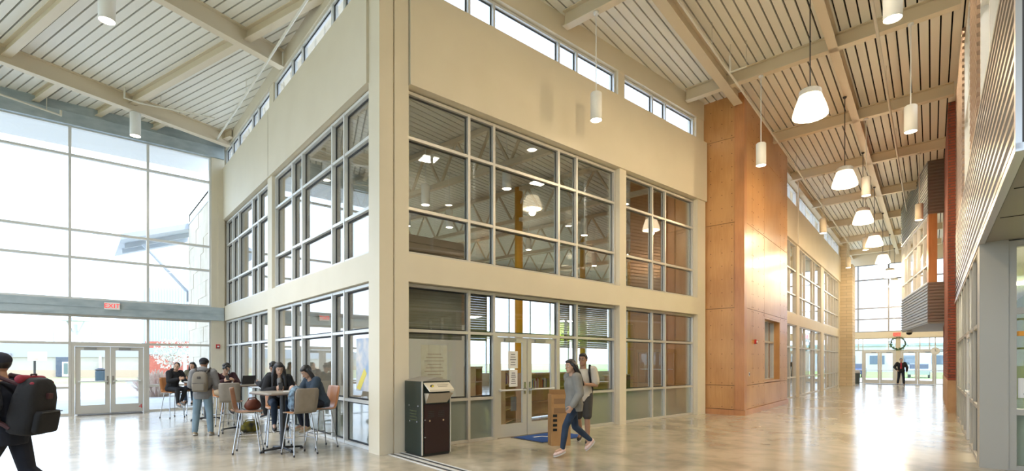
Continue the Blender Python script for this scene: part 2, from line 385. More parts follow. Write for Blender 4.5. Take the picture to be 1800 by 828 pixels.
for y0, y1 in ((6.28, 6.68), (12.03, 12.2)):
    for z0, z1 in ((0, 3.03), (3.53, 6.52)): bx('column', CREAM, wlf, (y0, y1), (-0.34, 0.0), (z0, z1), FLW)
for y0, y1 in ((6.3, 6.66), (12.03, 12.25)): bx('column', CREAM, wlf, (y0, y1), (-0.34, -0.04), (8.33, 9.0), FLW)

door_cells = ((2, 0), (2, 1), (2, 0, 't'), (2, 1, 't'))
window('window_1', 'lower library front glazing around the double doors', FW, 0.2, XR, ZLOW, pane=GLASS_IN, frost_rows=(0,), skip=door_cells, gasket=True)
window('window_2', 'lower library front glazing next to the plywood volume', FW, 0.2, XR2, ZLOW, pane=GLASS_IN, frost_rows=(0,), gasket=True)
window('window_3', 'upper library front glazing of five columns', FW, 0.2, XR, ZUP, pane=GLASS_IN, gasket=True)
window('window_4', 'upper library front glazing of three columns', FW, 0.2, XR2, ZUP, pane=GLASS_IN, gasket=True)
window('window_5', 'clerestory strip over the library doors', FW, 0.2, XR, ZCL, m=ALUW, gasket=True)
window('window_6', 'short clerestory strip beside the plywood volume', FW, 0.2, XR2, ZCL, m=ALUW, gasket=True)
window('window_7', 'lower left library glazing beside the high tables', FLW, -0.14, YL, ZLOW, m=ALUW, pane=GLASS_IN, frost_rows=(0,), off=-0.03, gasket=True)
window('window_8', 'lower left library glazing next to the glass wall', FLW, -0.14, YL2, ZLOW, m=ALUW, pane=GLASS_IN, frost_rows=(0,), off=-0.03, gasket=True)
window('window_9', 'upper left library glazing at the corner column', FLW, -0.14, YL, ZUP, m=ALUW, pane=GLASS_IN, off=-0.03, gasket=True)
window('window_10', 'upper left library glazing next to the glass wall', FLW, -0.14, YL2, ZUP, m=ALUW, pane=GLASS_IN, off=-0.03, gasket=True)
window('window_11', 'clerestory strip over the high tables', FLW, -0.14, YL, ZCL, m=ALUW, gasket=True)
window('window_12', 'clerestory strip at the far end of the left face', FLW, -0.14, YL2, ZCL, m=ALUW, gasket=True)

dr = struct('door_1', 'champagne double doors into the library with glass lites', 'door')
fr_ = MB().box((2.61, 2.69), (0.13, 0.27), (0, 2.2)).box((4.43, 4.51), (0.13, 0.27), (0, 2.2)).box((2.69, 4.43), (0.13, 0.27), (2.13, 2.2))
fr_.build('door_frame', ALU, dr)
door_leaf(dr, FW, 2.70, 3.55, 0.2, 2.12, ALU, True)
door_leaf(dr, FW, 3.57, 4.42, 0.2, 2.12, ALU, False)

# --- plywood volume between library and hall
wb = struct('wall_plywood', 'tall plywood clad volume with cedar corner post', 'wall')
CORE = mat('ply_core', (0.10, 0.06, 0.035), 0.8)
for s0, s1, z0, z1 in ((16.09, 18.45, 0, 9.9), (20.75, 21.9, 0, 9.9), (18.45, 20.75, 0, 0.9), (18.45, 20.75, 3.11, 9.9)): bx('core', CORE, wb, (s0, s1), (4.36, 5.55), (z0, z1), FH)
MB().prism([FH.pt(16.09, 5.56)[:2], FH.pt(21.9, 5.56)[:2], (20.5, 6.0), (10.72, 2.7), (10.72, 0.36)], 0, 8.2).build('core', CORE, wb)
zrow = [0.17, 0.89, 3.22, 5.78, 8.32, 9.72]
srow = [16.25, 18.40, 20.80, 21.95]
for z0, z1 in zip(zrow, zrow[1:]):
    bx('plywood_panel', PLY, wb, (16.03, 16.09), (4.56, 5.64), (z0+0.006, z1-0.006), FH)
    for s0, s1 in ((16.27, 17.02), (17.02, 18.45), (18.45, 20.75), (20.75, 21.95)):
        if (s0, z0) == (18.45, 0.89): continue
        bx('plywood_panel', PLY, wb, (s0+0.005, s1-0.005), (4.30, 4.36), (z0+0.006, z1-0.006), FH)
bx('corner_post', CEDAR, wb, (16.0, 16.26), (4.27, 4.55), (0.17, 9.72), FH)
scr = MB()
for z0, z1 in zip(zrow, zrow[1:]):
    nz = max(1, int((z1-z0)/0.42))
    for k in range(nz+1):
        z = z0+0.07+(z1-z0-0.14)*k/nz
        for w in (4.63, 4.92, 5.25, 5.56): scr.box((16.024, 16.032), (w-0.011, w+0.011), (z-0.011, z+0.011), FH)
        for s in (16.34, 16.95, 17.1, 17.7, 18.38, 20.82, 21.4, 21.88):
            scr.box((s-0.011, s+0.011), (4.294, 4.302), (z-0.011, z+0.011), FH)
scr.build('screw_heads', mat('screw_dark', (0.12, 0.06, 0.03), 0.5, 0.5), wb, kind='stuff')
bx('baseboard', CEDAR, wb, (15.99, 16.04), (4.25, 5.64), (0, 0.165), FH); bx('baseboard', CEDAR, wb, (16.0, 21.95), (4.255, 4.32), (0, 0.165), FH)
# window in the plywood
rv = MB()
rv.box((18.45, 18.52), (4.30, 4.62), (0.91, 3.1), FH).box((20.68, 20.75), (4.30, 4.62), (0.91, 3.1), FH).box((18.52, 20.68), (4.30, 4.62), (0.91, 0.97), FH).box((18.52, 20.68), (4.30, 4.62), (3.04, 3.1), FH)
rv.build('window_reveal', PLY, wb)
bx('plywood_panel', PLY, wb, (18.455, 20.745), (4.30, 4.36), (3.105, 3.214), FH)
window('window_13', 'small recessed window in the plywood volume', FH, 4.56, [18.52, 19.15, 19.85, 20.68], [0.97, 2.3, 3.04], mw=0.07)
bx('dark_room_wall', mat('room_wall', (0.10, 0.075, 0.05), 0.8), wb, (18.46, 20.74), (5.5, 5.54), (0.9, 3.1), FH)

# --- hall wall beyond the plywood
wh = struct('wall_hall', 'tan hall wall with glazing, spandrel band and clerestory', 'wall')
bx('spandrel', CREAM, wh, (21.9, 40.2), (4.72, 5.0), (3.24, 3.74), FH)
bx('plaster_band', CREAM, wh, (21.9, 40.2), (4.66, 5.0), (6.88, 8.52), FH)
bx('top_band', CREAM, wh, (21.9, 40.2), (4.72, 5.0), (9.3, 9.8), FH)
for s0, s1 in ((21.9, 23.0), (26.12, 26.70), (32.71, 33.66), (39.7, 40.2)): [bx('column', CREAM, wh, (s0, s1), (4.72, 5.0), zz, FH) for zz in ((0, 3.24), (3.74, 6.88))]
for s0, s1 in ((21.9, 23.0), (26.12, 26.70), (32.71, 33.66), (39.7, 40.2)): bx('column', CREAM, wh, (s0, s1), (4.73, 5.0), (8.52, 9.3), FH)
HS = ([23.0, 24.2, 24.85, 26.12], [26.70, 27.5, 28.3, 30.3, 30.95, 32.71], [33.66, 35.0, 36.4, 37.6, 38.6, 39.7])
hl = ('nearest', 'middle', 'farthest')
for i, xs in enumerate(HS):
    window('window_%d' % (14+i*3), 'lower hall glazing, %s bay past the plywood volume' % hl[i], FH, 4.82, xs, [0.03, 0.9, 2.24, 3.22], m=ALU, pane=GLASS_IN, frost_rows=(0,), gasket=True)
    window('window_%d' % (15+i*3), 'upper hall glazing, %s bay past the plywood volume' % hl[i], FH, 4.82, xs, [3.76, 4.6, 5.7, 6.86], m=ALU, pane=GLASS_IN, gasket=True)
    window('window_%d' % (16+i*3), 'hall clerestory, %s strip past the plywood volume' % hl[i], FH, 4.82, xs, [8.55, 9.27], m=ALUW)
STONE = None
def brickmat(name, c1, c2, mortar, sx, row, bw, rough=0.85):
    m = bpy.data.materials.new(name); m.use_nodes = True; MATS[name] = m
    n, l = m.node_tree.nodes, m.node_tree.links; b = n['Principled BSDF']; b.inputs['Roughness'].default_value = rough
    tc = n.new('ShaderNodeTexCoord'); sp = n.new('ShaderNodeSeparateXYZ'); cb = n.new('ShaderNodeCombineXYZ'); ad = n.new('ShaderNodeMath'); ad.operation = 'ADD'
    l.new(tc.outputs['Object'], sp.inputs[0]); l.new(sp.outputs[0], ad.inputs[0]); l.new(sp.outputs[1], ad.inputs[1]); l.new(ad.outputs[0], cb.inputs[0]); l.new(sp.outputs[2], cb.inputs[1])
    t = n.new('ShaderNodeTexBrick'); t.inputs['Color1'].default_value = (*c1, 1); t.inputs['Color2'].default_value = (*c2, 1); t.inputs['Mortar'].default_value = (*mortar, 1)
    t.inputs['Scale'].default_value = sx; t.inputs['Row Height'].default_value = row; t.inputs['Brick Width'].default_value = bw; t.inputs['Mortar Size'].default_value = 0.012
    l.new(cb.outputs[0], t.inputs['Vector']); l.new(t.outputs['Color'], b.inputs['Base Color'])
    bp = n.new('ShaderNodeBump'); bp.inputs['Strength'].default_value = 0.6; bp.inputs['Distance'].default_value = 0.01; bp.invert = True
    l.new(t.outputs['Fac'], bp.inputs['Height']); l.new(bp.outputs[0], b.inputs['Normal']); return m
LIME = brickmat('limestone_blocks', (0.62, 0.50, 0.34), (0.70, 0.58, 0.42), (0.50, 0.42, 0.30), 1.0, 0.2, 0.6)
RBRICK = brickmat('red_brick', (0.30, 0.075, 0.045), (0.38, 0.10, 0.06), (0.16, 0.09, 0.07), 1.0, 0.085, 0.26)
WBASE = mat('stone_base', (0.55, 0.36, 0.20), 0.7, noise=(3, (0.48, 0.30, 0.16)))
def courses(name, parent, m, a, b, z, hgt, face_b, length, fr, gap=0.012, prot=0.012):
    """stone / brick courses as raised pieces on one face (b side) of a pier"""
    mb = MB(); zz = z[0]; k = 0
    while zz < z[1]-0.02:
        z1 = min(z[1], zz+hgt); x = a[0] - (length/2 if k % 2 else 0)
        while x < a[1]-0.01:
            x0, x1 = max(a[0], x)+gap/2, min(a[1], x+length)-gap/2
            if x1-x0 > 0.02: mb.box((x0, x1), sorted((face_b, face_b-prot)), (zz+gap/2, z1-gap/2), fr)
            x += length
        zz = z1; k += 1
    o = mb.build(name, m, parent, kind='stuff'); return o
tp = struct('wall_pier', 'limestone pier at the end of the left hall wall', 'wall')
bx('pier_core', LIME, tp, (40.2, 41.8), (4.05, 5.4), (0, 8.05), FH); bx('pier_top', LIME, tp, (40.2, 41.8), (4.35, 5.4), (8.05, 9.8), FH)
courses('stone_courses', tp, LIME, (4.05, 5.2), None, (0, 8.05), 0.2, -40.2, 0.6, FHX, prot=-0.02)
courses('stone_courses', tp, LIME, (40.2, 41.8), None, (0, 8.05), 0.2, 4.05, 0.6, FH, prot=0.02)

# --- hall end wall
SE = 46.0
we = struct('wall_end', 'beam and posts of the bright glazed hall end wall', 'wall')
bx('beam', CREAM, we, (wat(1664, SE), wat(1494, SE)), (-SE-0.2, -SE+0.15), (3.32, 3.78), FHX)
bx('post', CREAM, we, (wat(1582.5, SE), wat(1575, SE)), (-SE-0.1, -SE+0.1), (0, 3.34), FHX)
bx('header', CREAM, we, (wat(1664, SE), 5.6), (-SE-0.2, -SE+0.15), (8.75, 9.8), FHX)
bx('side_wall', CREAM, we, (4.66, 5.7), (-SE-0.2, -SE+0.1), (0, 9.8), FHX)
wu = sorted(wat(u, SE) for u in (1497, 1508.5, 1562, 1612, 1660))
window('window_23', 'tall upper glazing of the hall end wall', FHX, -SE, wu, [3.8, 4.74, 5.55, 7.65, 8.75], m=mat('grey_aluminium', (0.30, 0.30, 0.32), 0.4, 0.3), mw=0.10)
wlw = sorted(wat(u, SE) for u in (1497, 1509, 1517, 1562, 1575))
window('window_24', 'transom glazing left of the wreath at the hall end', FHX, -SE, wlw, [2.44, 3.3], m=ALU, mw=0.06)
wlw = sorted(wat(u, SE) for u in (1582.5, 1617, 1634, 1644, 1660))
window('window_25', 'transom glazing right of the wreath at the hall end', FHX, -SE, wlw, [2.44, 3.3], m=ALU, mw=0.06)
window('window_26', 'narrow sidelight left of the hall end doors', FHX, -SE, sorted(wat(u, SE) for u in (1497, 1516)), [0.05, 0.98, 2.44], m=ALU)
window('window_27', 'narrow sidelight right of the hall end doors', FHX, -SE, sorted(wat(u, SE) for u in (1645, 1662)), [0.05, 0.98, 2.44], m=ALU)
for i, (u0, u1, u2, nm) in enumerate(((1516.5, 1546.5, 1575, 'left of the centre post'), (1582.5, 1612.5, 1644.5, 'right of the centre post'))):
    d = struct('door_%d' % (3+i), 'glazed double doors at the hall end, %s' % nm, 'door')
    a, b, c = sorted(wat(u, SE) for u in (u0, u1, u2))
    MB().box((a, a+0.06), (-SE-0.07, -SE+0.07), (0, 2.42), FHX).box((c-0.06, c), (-SE-0.07, -SE+0.07), (0, 2.42), FHX).box((a+0.06, c-0.06), (-SE-0.07, -SE+0.07), (2.35, 2.42), FHX).build('door_frame', ALU, d)
    door_leaf(d, FHX, a+0.065, b-0.006, -SE, 2.34, ALU, True, bar_side=1, handle=False)
    door_leaf(d, FHX, b+0.006, c-0.065, -SE, 2.34, ALU, False, bar_side=1, handle=False)

# --- glass wall of the lobby (y = 12.07)
GX = [-13.95, -11.85, -9.75, -7.8, -5.97, -4.07, -2.17, -0.42]
window('window_28', 'tall upper glazing of the lobby glass wall', FW, 12.07, GX, [3.5, 4.73, 5.55, 7.77, 8.62], m=ALUW, mw=0.07, dep=0.14)
di = GX.index(-4.07)
window('window_29', 'lower glazing of the lobby glass wall around the doors', FW, 12.07, GX, [0.03, 0.83, 2.16, 2.99], m=ALU, mw=0.07, dep=0.14, skip=((di, 0), (di, 1), (di, 0, 't'), (di, 1, 't')))
gb = struct('trim_1', 'galvanised steel beam above the lobby doors', 'beam')
MB().box((-14.0, -0.02), (11.86, 12.24), (3.02, 3.26)).box((-14.0, -0.02), (11.90, 12.2), (3.26, 3.47)).box((-14.0, -0.02), (11.84, 12.26), (3.245, 3.262)).build('beam', GALV, gb)
gt = struct('trim_2', 'galvanised steel beam under the eave', 'beam')
MB().prism([(-14.0, 11.86), (-0.02, 11.86), (-0.02, 12.24), (-14.0, 12.24)], 8.62, 8.98).prism([(-14.0, 11.92), (-0.02, 11.92), (-0.02, 12.2), (-14.0, 12.2)], 8.98, 9.32, zL).prism([(-14.0, 11.85), (-0.02, 11.85), (-0.02, 12.25), (-14.0, 12.25)], 8.965, 8.985).build('beam', GALV, gt)
wp = struct('wall_lobby_end', 'cream pier between the glass wall and the library', 'wall')
MB().box((-0.39, 0.0), (11.95, 12.2), (0, 3.02)).box((-0.39, 0.0), (11.95, 12.2), (3.47, 8.62)).build('pier', CREAM, wp)
bx('joint_cover', CREAM, wp, (-0.2, -0.0), (11.9, 11.95), (3.47, 7.3))
d2 = struct('door_2', 'glazed double exit doors in the lobby glass wall', 'door')
MB().box((-4.04, -3.96), (12.0, 12.14), (0, 2.14)).box((-2.28, -2.2), (12.0, 12.14), (0, 2.14)).box((-3.96, -2.28), (12.0, 12.14), (2.07, 2.14)).build('door_frame', ALU, d2)
door_leaf(d2, FW, -3.95, -3.125, 12.07, 2.06, ALU, True)
lf = door_leaf(d2, FW, -3.115, -2.29, 12.07, 2.06, ALU, False)
text_mesh('4', 0.19, mat('red_vinyl', (0.55, 0.03, 0.03), 0.5), 'numeral', lf, Matrix.Translation((-2.36, 12.045, 0.18)) @ Matrix.Rotation(R(90), 4, 'X'))
bx('threshold', mat('dark_threshold', (0.16, 0.16, 0.16), 0.5, 0.5), d2, (-3.9, -2.35), (11.55, 11.98), (0.001, 0.03))

# --- enclosing walls out of view
ws = struct('wall_west', 'glazed west side of the lobby', 'wall')
bx('head_wall', CREAM, ws, (-14.2, -14.0), (-14.0, 12.2), (9.0, 9.6))
window('window_30', 'unseen west glazing of the lobby, enlarged for daylight', FLW, 14.1, [-17.6, -15.2, -12.8, -10.4, -8.0, -5.6, -3.2, -0.8, 1.6, 4.0, 6.4, 8.8, 11.9], [0.05, 2.2, 3.5, 6.2, 8.97], m=ALUW, mw=0.08)  # unseen glazing, brought closer and made taller to admit more daylight
wk = struct('wall_south', 'plain cream wall at the far end of the lobby', 'wall')
bx('panel', CREAM, wk, (-14.2, -9), (-18.0, -17.8), (0, 10.1))
we2 = struct('wall_east', 'plain cream wall behind the right storefront', 'wall')
bx('panel', CREAM, we2, (-9.5, 22), (-7.2, -7.0), (0, 10.1), FH)

# --- right side: corrugated overhang, storefront, brick pier, angled bay
CORR = mat('corrugated_silver', (0.25, 0.24, 0.23), 0.34, 0.85)
ALU_SHADE = mat('shaded_aluminium', (0.40, 0.375, 0.32), 0.45, 0.2)  # champagne aluminium with the storefront's shade put into its colour
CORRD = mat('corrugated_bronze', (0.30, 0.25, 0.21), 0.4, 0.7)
CORR_REFL = mat('corrugated_warm_reflection', (0.45, 0.33, 0.25), 0.34, 0.8)  # silver cladding too; the warm light it reflects is put into its colour
SOFF = mat('soffit_grey', (0.28, 0.265, 0.23), 0.5)
def corrugate(name, parent, m, fr, a, b, z, pitch=0.15, depth=0.05, sgn=1):
    """horizontal trapezoid ribs on the face at b, sgn = side the ribs stand out to"""
    n = int(round((z[1]-z[0])/pitch)); p = (z[1]-z[0])/n; prof = []
    for i in range(n):
        z0 = z[0]+i*p
        prof += [(b, z0), (b, z0+0.38*p), (b+sgn*depth, z0+0.5*p), (b+sgn*depth, z0+0.88*p)]
    prof.append((b, z[1]))
    mb = MB(); k = len(prof); vs = []
    for x in a:
        vs += [fr.pt(x, bb, zz) for bb, zz in prof]
    bk = len(vs)
    for x in a: vs += [fr.pt(x, b-sgn*0.02, z[0]), fr.pt(x, b-sgn*0.02, z[1])]
    fs = [[i, i+1, k+i+1, k+i] for i in range(k-1)]
    fs += [[bk, bk+1, bk+3, bk+2], list(range(k))+[bk+1, bk], [k+i for i in range(k)][::-1]+[bk+2, bk+3], [0, k, bk+2, bk], [k-1, bk+1, bk+3, 2*k-1]]
    mb.add(vs, fs); return mb.build(name, m, parent)
WR = -0.56
wr = struct('wall_right', 'silver corrugated metal overhang above the right storefront', 'wall')
bx('core', SOFF, wr, (6.14, 20.9), (-6.9, WR-0.05), (3.42, 5.5), FH)
corrugate('cladding', wr, CORR, FH, (6.12, 20.95), WR-0.05, (3.44, 5.5))
bx('corner_trim', mat('trim_pale', (0.66, 0.65, 0.66), 0.3, 0.8), wr, (6.05, 6.14), (WR-0.03, WR+0.012), (3.40, 9.9), FH)
bx('bottom_trim', mat('trim_pale', (0.66, 0.65, 0.66), 0.3, 0.8), wr, (6.05, 20.95), (WR-0.06, WR+0.012), (3.38, 3.45), FH)
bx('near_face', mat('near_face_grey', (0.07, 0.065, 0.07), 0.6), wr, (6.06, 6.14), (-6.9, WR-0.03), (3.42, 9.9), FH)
bx('soffit', SOFF, wr, (6.10, 10.5), (-6.9, WR-0.07), (3.40, 3.42), FH)
for q in (-1.25, -1.95, -2.65): bx('soffit_joint', DARK, wr, (6.2, 10.4), (q-0.006, q+0.006), (3.394, 3.401), FH)
for s in (7.4, 8.8): bx('soffit_joint', DARK, wr, (s-0.006, s+0.006), (-6.8, WR-0.1), (3.393, 3.400), FH)
corrugate('cladding', wr, CORR_REFL, FH, (11.3, 13.3), WR-0.06, (5.5, 9.7), 0.15, 0.05)
corrugate('cladding', wr, CORR_REFL, FH, (16.5, 20.9), WR-0.06, (5.5, 9.7), 0.15, 0.05)
bx('header', CREAM, wr, (6.1, 21), (-0.95, WR-0.08), (9.35, 9.9), FH)
bx('room_wall', mat('upper_room', (0.5, 0.45, 0.35), 0.8), wr, (6.2, 21), (-3.4, -3.3), (5.4, 9.9), FH)
window('window_31', 'upper window in the right wall nearest the overhang corner', FH, WR-0.12, [6.2, 7.9, 9.6, 11.28], [5.52, 7.4, 9.33], m=ALUW, mw=0.07)
window('window_32', 'upper window in the right wall between corrugated panels', FH, WR-0.12, [13.32, 14.9, 16.48], [5.52, 7.4, 9.33], m=ALUW, mw=0.07)
GREEN = mat('green_wall', (0.28, 0.42, 0.06), 0.6)
window('window_33', 'right storefront running along the hall', FH, WR-0.06, [10.9, 12.0, 13.0, 14.2, 15.4, 16.6, 17.8, 19.2], [0.03, 0.88, 2.17, 3.36], m=ALU_SHADE, mw=0.06, gasket=True, skip=((2, 0, 't'), (2, 1, 't'), (2, 0), (2, 1)))
d5 = struct('door_5', 'single glazed door in the right storefront', 'door')
MB().box((13.03, 13.08), (WR-0.12, WR), (0, 2.14), FH).box((14.12, 14.17), (WR-0.12, WR), (0, 2.14), FH).box((13.08, 14.12), (WR-0.12, WR), (2.08, 2.14), FH).build('door_frame', ALU, d5)
door_leaf(d5, FH, 13.085, 14.115, WR-0.06, 2.07, ALU, True, bar_side=1, handle=True)
sp = struct('wall_storefront', 'champagne corner column of the right storefront', 'wall')
bx('corner_column', ALU_SHADE, sp, (10.48, 10.88), (WR-0.32, WR), (0, 3.40), FH)
bx('end_column', ALU_SHADE, sp, (19.23, 21.0), (WR-0.2, WR-0.02), (0, 3.40), FH)
window('window_34', 'storefront panes facing the lobby at the right edge', FHX, -10.56, [-3.3, -2.1, WR-0.36], [0.03, 0.86, 2.35, 3.34], m=ALU_SHADE, mw=0.09, frost_rows=(0,))
gr = struct('wall_office', 'green wall of the small office behind the storefront', 'wall')
bx('panel', GREEN, gr, (12.9, 13.0), (-6.9, -1.9), (0, 3.4), FH)
bx('panel', GREEN, gr, (13.0, 20.9), (-2.0, -1.9), (0, 3.4), FH)
bx('ceiling_panel', WHITE, gr, (10.6, 20.9), (-6.9, WR-0.2), (3.37, 3.41), FH)
pb = struct('wall_brick', 'red brick pier with a tan stone base on the right', 'wall')
bx('brick_core', RBRICK, pb, (21.0, 30.0), (-0.62, -0.40), (1.02, 9.9), FH); bx('stone_base', WBASE, pb, (20.98, 30.0), (-0.62, -0.385), (0, 1.02), FH)
courses('brick_courses', pb, RBRICK, (-0.57, -0.395), None, (1.02, 9.5), 0.086, -21.0, 0.26, FHX, prot=-0.012)
courses('brick_courses', pb, RBRICK, (21.0, 26.4), None, (1.02, 9.5), 0.086, -0.40, 0.26, FH, prot=-0.012)
bx('far_wall', CREAM, pb, (30, 46.2), (-1.0, -0.80), (0, 9.9), FH)
# angled bay
bN = FH.pt(26.56, 0.12); FB = Frame(bN[:2], 19.2); FBX = Frame(bN[:2], 109.2)
wy = struct('wall_bay', 'angled corrugated metal bay hanging over the hall', 'wall')
corrugate('cladding', wy, CORR, FB, (0.0, 7.05), -0.03, (3.16, 4.8), 0.13, 0.04)
corrugate('cladding', wy, CORR, FB, (0.0, 7.05), -0.03, (7.55, 9.75), 0.13, 0.04)
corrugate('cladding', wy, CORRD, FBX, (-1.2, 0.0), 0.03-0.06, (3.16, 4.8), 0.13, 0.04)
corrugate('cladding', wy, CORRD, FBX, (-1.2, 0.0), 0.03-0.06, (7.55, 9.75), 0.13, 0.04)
bx('bay_floor', SOFF, wy, (0.02, 7.0), (-2.9, -0.05), (3.14, 3.3), FB); bx('bay_floor', SOFF, wy, (0.02, 7.0), (-2.9, -0.06), (4.2, 4.3), FB)
bx('corner_post', CEDAR, wy, (0.0, 0.3), (-0.3, -0.02), (4.8, 7.55), FB); bx('corner_post', ALU, wy, (6.85, 7.05), (-0.3, -0.02), (4.8, 7.55), FB)
bx('jamb', CREAM, wy, (-0.04, 0.0), (-1.2, -1.0), (4.8, 7.55), FB)
bx('back_wall', CREAM, wy, (0, 7), (-3.0, -2.9), (3.3, 9.7), FB)
window('window_35', 'windows of the angled corrugated bay', FB, -0.09, [0.3, 1.2, 2.6, 3.6, 5.2, 6.1, 6.85], [4.83, 5.53, 6.8, 7.52], m=ALUW, mw=0.06)
ch_ = thing('office_chair', 'dark blue chair back seen in the angled bay window', 'chair', FB.pt(0.42, -0.38, 4.3))
NVY = mat('navy_fabric', (0.03, 0.05, 0.1), 0.8)
MB().box((-0.23, 0.23), (-0.22, 0.2), (0.43, 0.5)).build('seat', NVY, ch_)
bk = MB()
for i in range(6):
    z = 0.56+0.09*i; w = 0.19+0.03*math.sin(i*0.6); bk.box((-w, w), (0.18+0.012*i, 0.22+0.012*i), (z, z+0.092))
bk.build('backrest', NVY, ch_)
MB().box((-0.02, 0.02), (0.17, 0.20), (0.45, 0.62)).build('back_support', BLACKM, ch_)
MB().tube((0, 0, 0.08), (0, 0, 0.43), 0.028).build('pedestal', BLACKM, ch_)
for k_ in range(5): MB().tube((0, 0, 0.09), (0.26*math.cos(k_*1.2566), 0.26*math.sin(k_*1.2566), 0.04), 0.018, n=6).build('base_arm', BLACKM, ch_)

# ------------------------------------------------------------------ library interior
li = struct('ceiling_library', 'ribbed deck ceiling of the library with white trusses', 'ceiling')
regI = [(0.36, 0.36), (29.8, 0.36), (29.8, 18.9), (0.36, 18.9)]
def inlib(pg):                               # keep the part left of the hall / plywood line
    a, b = FH.pt(10, 4.95)[:2], FH.pt(20, 4.95)[:2]; nx, ny = b[1]-a[1], -(b[0]-a[0])
    return clip(pg, nx, ny, nx*a[0]+ny*a[1])
for i in range(0, 124):
    w0 = 4.6+i*0.215
    pg = inlib(clip_region([FH.pt(a, b)[:2] for a, b in ((-2, w0+0.017), (48, w0+0.017), (48, w0+0.198), (-2, w0+0.198))], regI))
    if len(pg) >= 3: MB().prism(pg, 8.08, 8.15).build('deck_panel', DECK, li)
MB().prism([(0.36, 0.36), (10.74, 0.36), (20.4, 4.2), (29.8, 6.5), (29.8, 19.0), (0.36, 19.0)], 8.16, 8.2).build('deck_backing', DARK, li)
for s in (10.4, 14.8, 19.6, 24.2, 29.1):
    b0 = 5.3 if s > 15 else (FH.pt(s, 0)[1]*-1+0.9)/FH.c
    b1 = min(22.0, (18.7-FH.pt(s, 0)[1])/FH.c)
    b1 = min(b1, (FH.pt(s, 0)[0]-0.6)/FH.s)
    t = MB()
    P_ = lambda b, z: FH.pt(s, b, z)
    for z in (6.85, 7.98):
        t.box((s-0.07, s+0.07), (b0, b1), (z-0.07, z+0.07), FH)
    n = max(2, int((b1-b0)/1.3)); step = (b1-b0)/n
    for k in range(n):
        q0, q1 = b0+k*step, b0+(k+1)*step
        t.tube(P_(q0, 6.85), P_((q0+q1)/2, 7.98), 0.045, n=6); t.tube(P_((q0+q1)/2, 7.98), P_(q1, 6.85), 0.045, n=6)
    t.build('truss', STEELP, li)
YEL = mat('yellow_paint', (0.85, 0.42, 0.02), 0.45)
for u, Yd, r, lb in ((912, 19, 0.15, 'in line with the library double doors'), (1024, 26, 0.14, 'seen through the second library bay'), (1107, 30, 0.14, 'farthest back beside the plywood return')):
    x, y = dep(u, Yd); t = thing('column', 'yellow painted steel column %s' % lb, 'column', (x, y, 0), group='yellow library columns')
    MB().lathe((0, 0, 0), [(r, 0), (r, 8.06)], 20).build('shaft', YEL, t, True); MB().box((-0.25, 0.25), (-0.25, 0.25), (0.0, 0.03)).build('base_plate', YEL, t)
lw_ = struct('wall_library_back', 'white inner library wall with brown siding above', 'wall')
bx('panel', WHITE, lw_, (1.5, 8.2), (9.0, 9.15), (0, 3.1))
SID = mat('brown_siding', (0.30, 0.21, 0.13), 0.6)
for k in range(11): bx('siding_board', SID, lw_, (1.5, 8.2), (8.97-0.02, 9.15), (3.1+k*0.3, 3.1+k*0.3+0.285))
wno = struct('wall_north', 'north wall of the library', 'wall')
bx('panel', CREAM, wno, (0, 30), (19.0, 19.2), (0, 0.8)); bx('panel', CREAM, wno, (0, 30), (19.0, 19.2), (6.2, 8.3)); bx('panel', CREAM, wno, (0, 8), (19.0, 19.2), (0.8, 6.2))
window('window_36', 'tall north windows of the library', FW, 19.1, [8, 9.5, 11, 13, 15, 17, 19, 21, 23, 25, 27, 29.9], [0.8, 3.2, 6.2], m=ALUW, mw=0.08)
wea = struct('wall_library_east', 'east wall of the library', 'wall')
bx('panel', CREAM, wea, (30.0, 30.2), (5.5, 19.2), (0, 8.3)); wew = struct('wall_library_west', 'outside west wall of the library', 'wall'); bx('panel', CREAM, wew, (0.0, 0.2), (12.3, 19.2), (0, 8.3))
zrow2 = zrow[:4]+[8.05]
wpl = struct('wall_library_plywood', 'plywood return wall inside the library', 'wall')
for z0, z1 in zip(zrow2, zrow2[1:]):
    for y0, y1 in ((0.36, 1.5), (1.5, 2.7)): bx('plywood_panel', PLY, wpl, (10.66, 10.72), (y0+0.005, y1-0.005), (z0+0.005, z1-0.005))

def bookcase(loc, rz, w, h, label, depth=0.3):
    t = thing('bookcase', label, 'bookcase', loc, rz, 'oak bookcases in the library')
    for x in (-w/2, w/2-0.03): MB().box((x, x+0.03), (0, depth), (0, h)).build('side_panel', OAK, t)
    MB().box((-w/2+0.03, w/2-0.03), (depth-0.012, depth), (0.05, h)).build('back_panel', OAK, t)
    n = max(2, round(h/0.38))
    for i in range(n+1): MB().box((-w/2+0.03, w/2-0.03), (0, depth-0.012), (0.04+i*(h-0.07)/n, 0.065+i*(h-0.07)/n)).build('shelf', OAK, t)
    MB().box((-w/2, w/2), (-0.01, depth), (h, h+0.03)).build('top', OAK, t)
    return t
BC = []
random.seed(3)
BOOKC = [(0.35, 0.05, 0.05), (0.05, 0.12, 0.35), (0.6, 0.55, 0.45), (0.08, 0.25, 0.15), (0.5, 0.3, 0.05), (0.12, 0.12, 0.14), (0.65, 0.62, 0.6), (0.3, 0.1, 0.25)]
CN = ['dark red', 'navy', 'cream', 'green', 'ochre', 'black', 'white', 'purple']
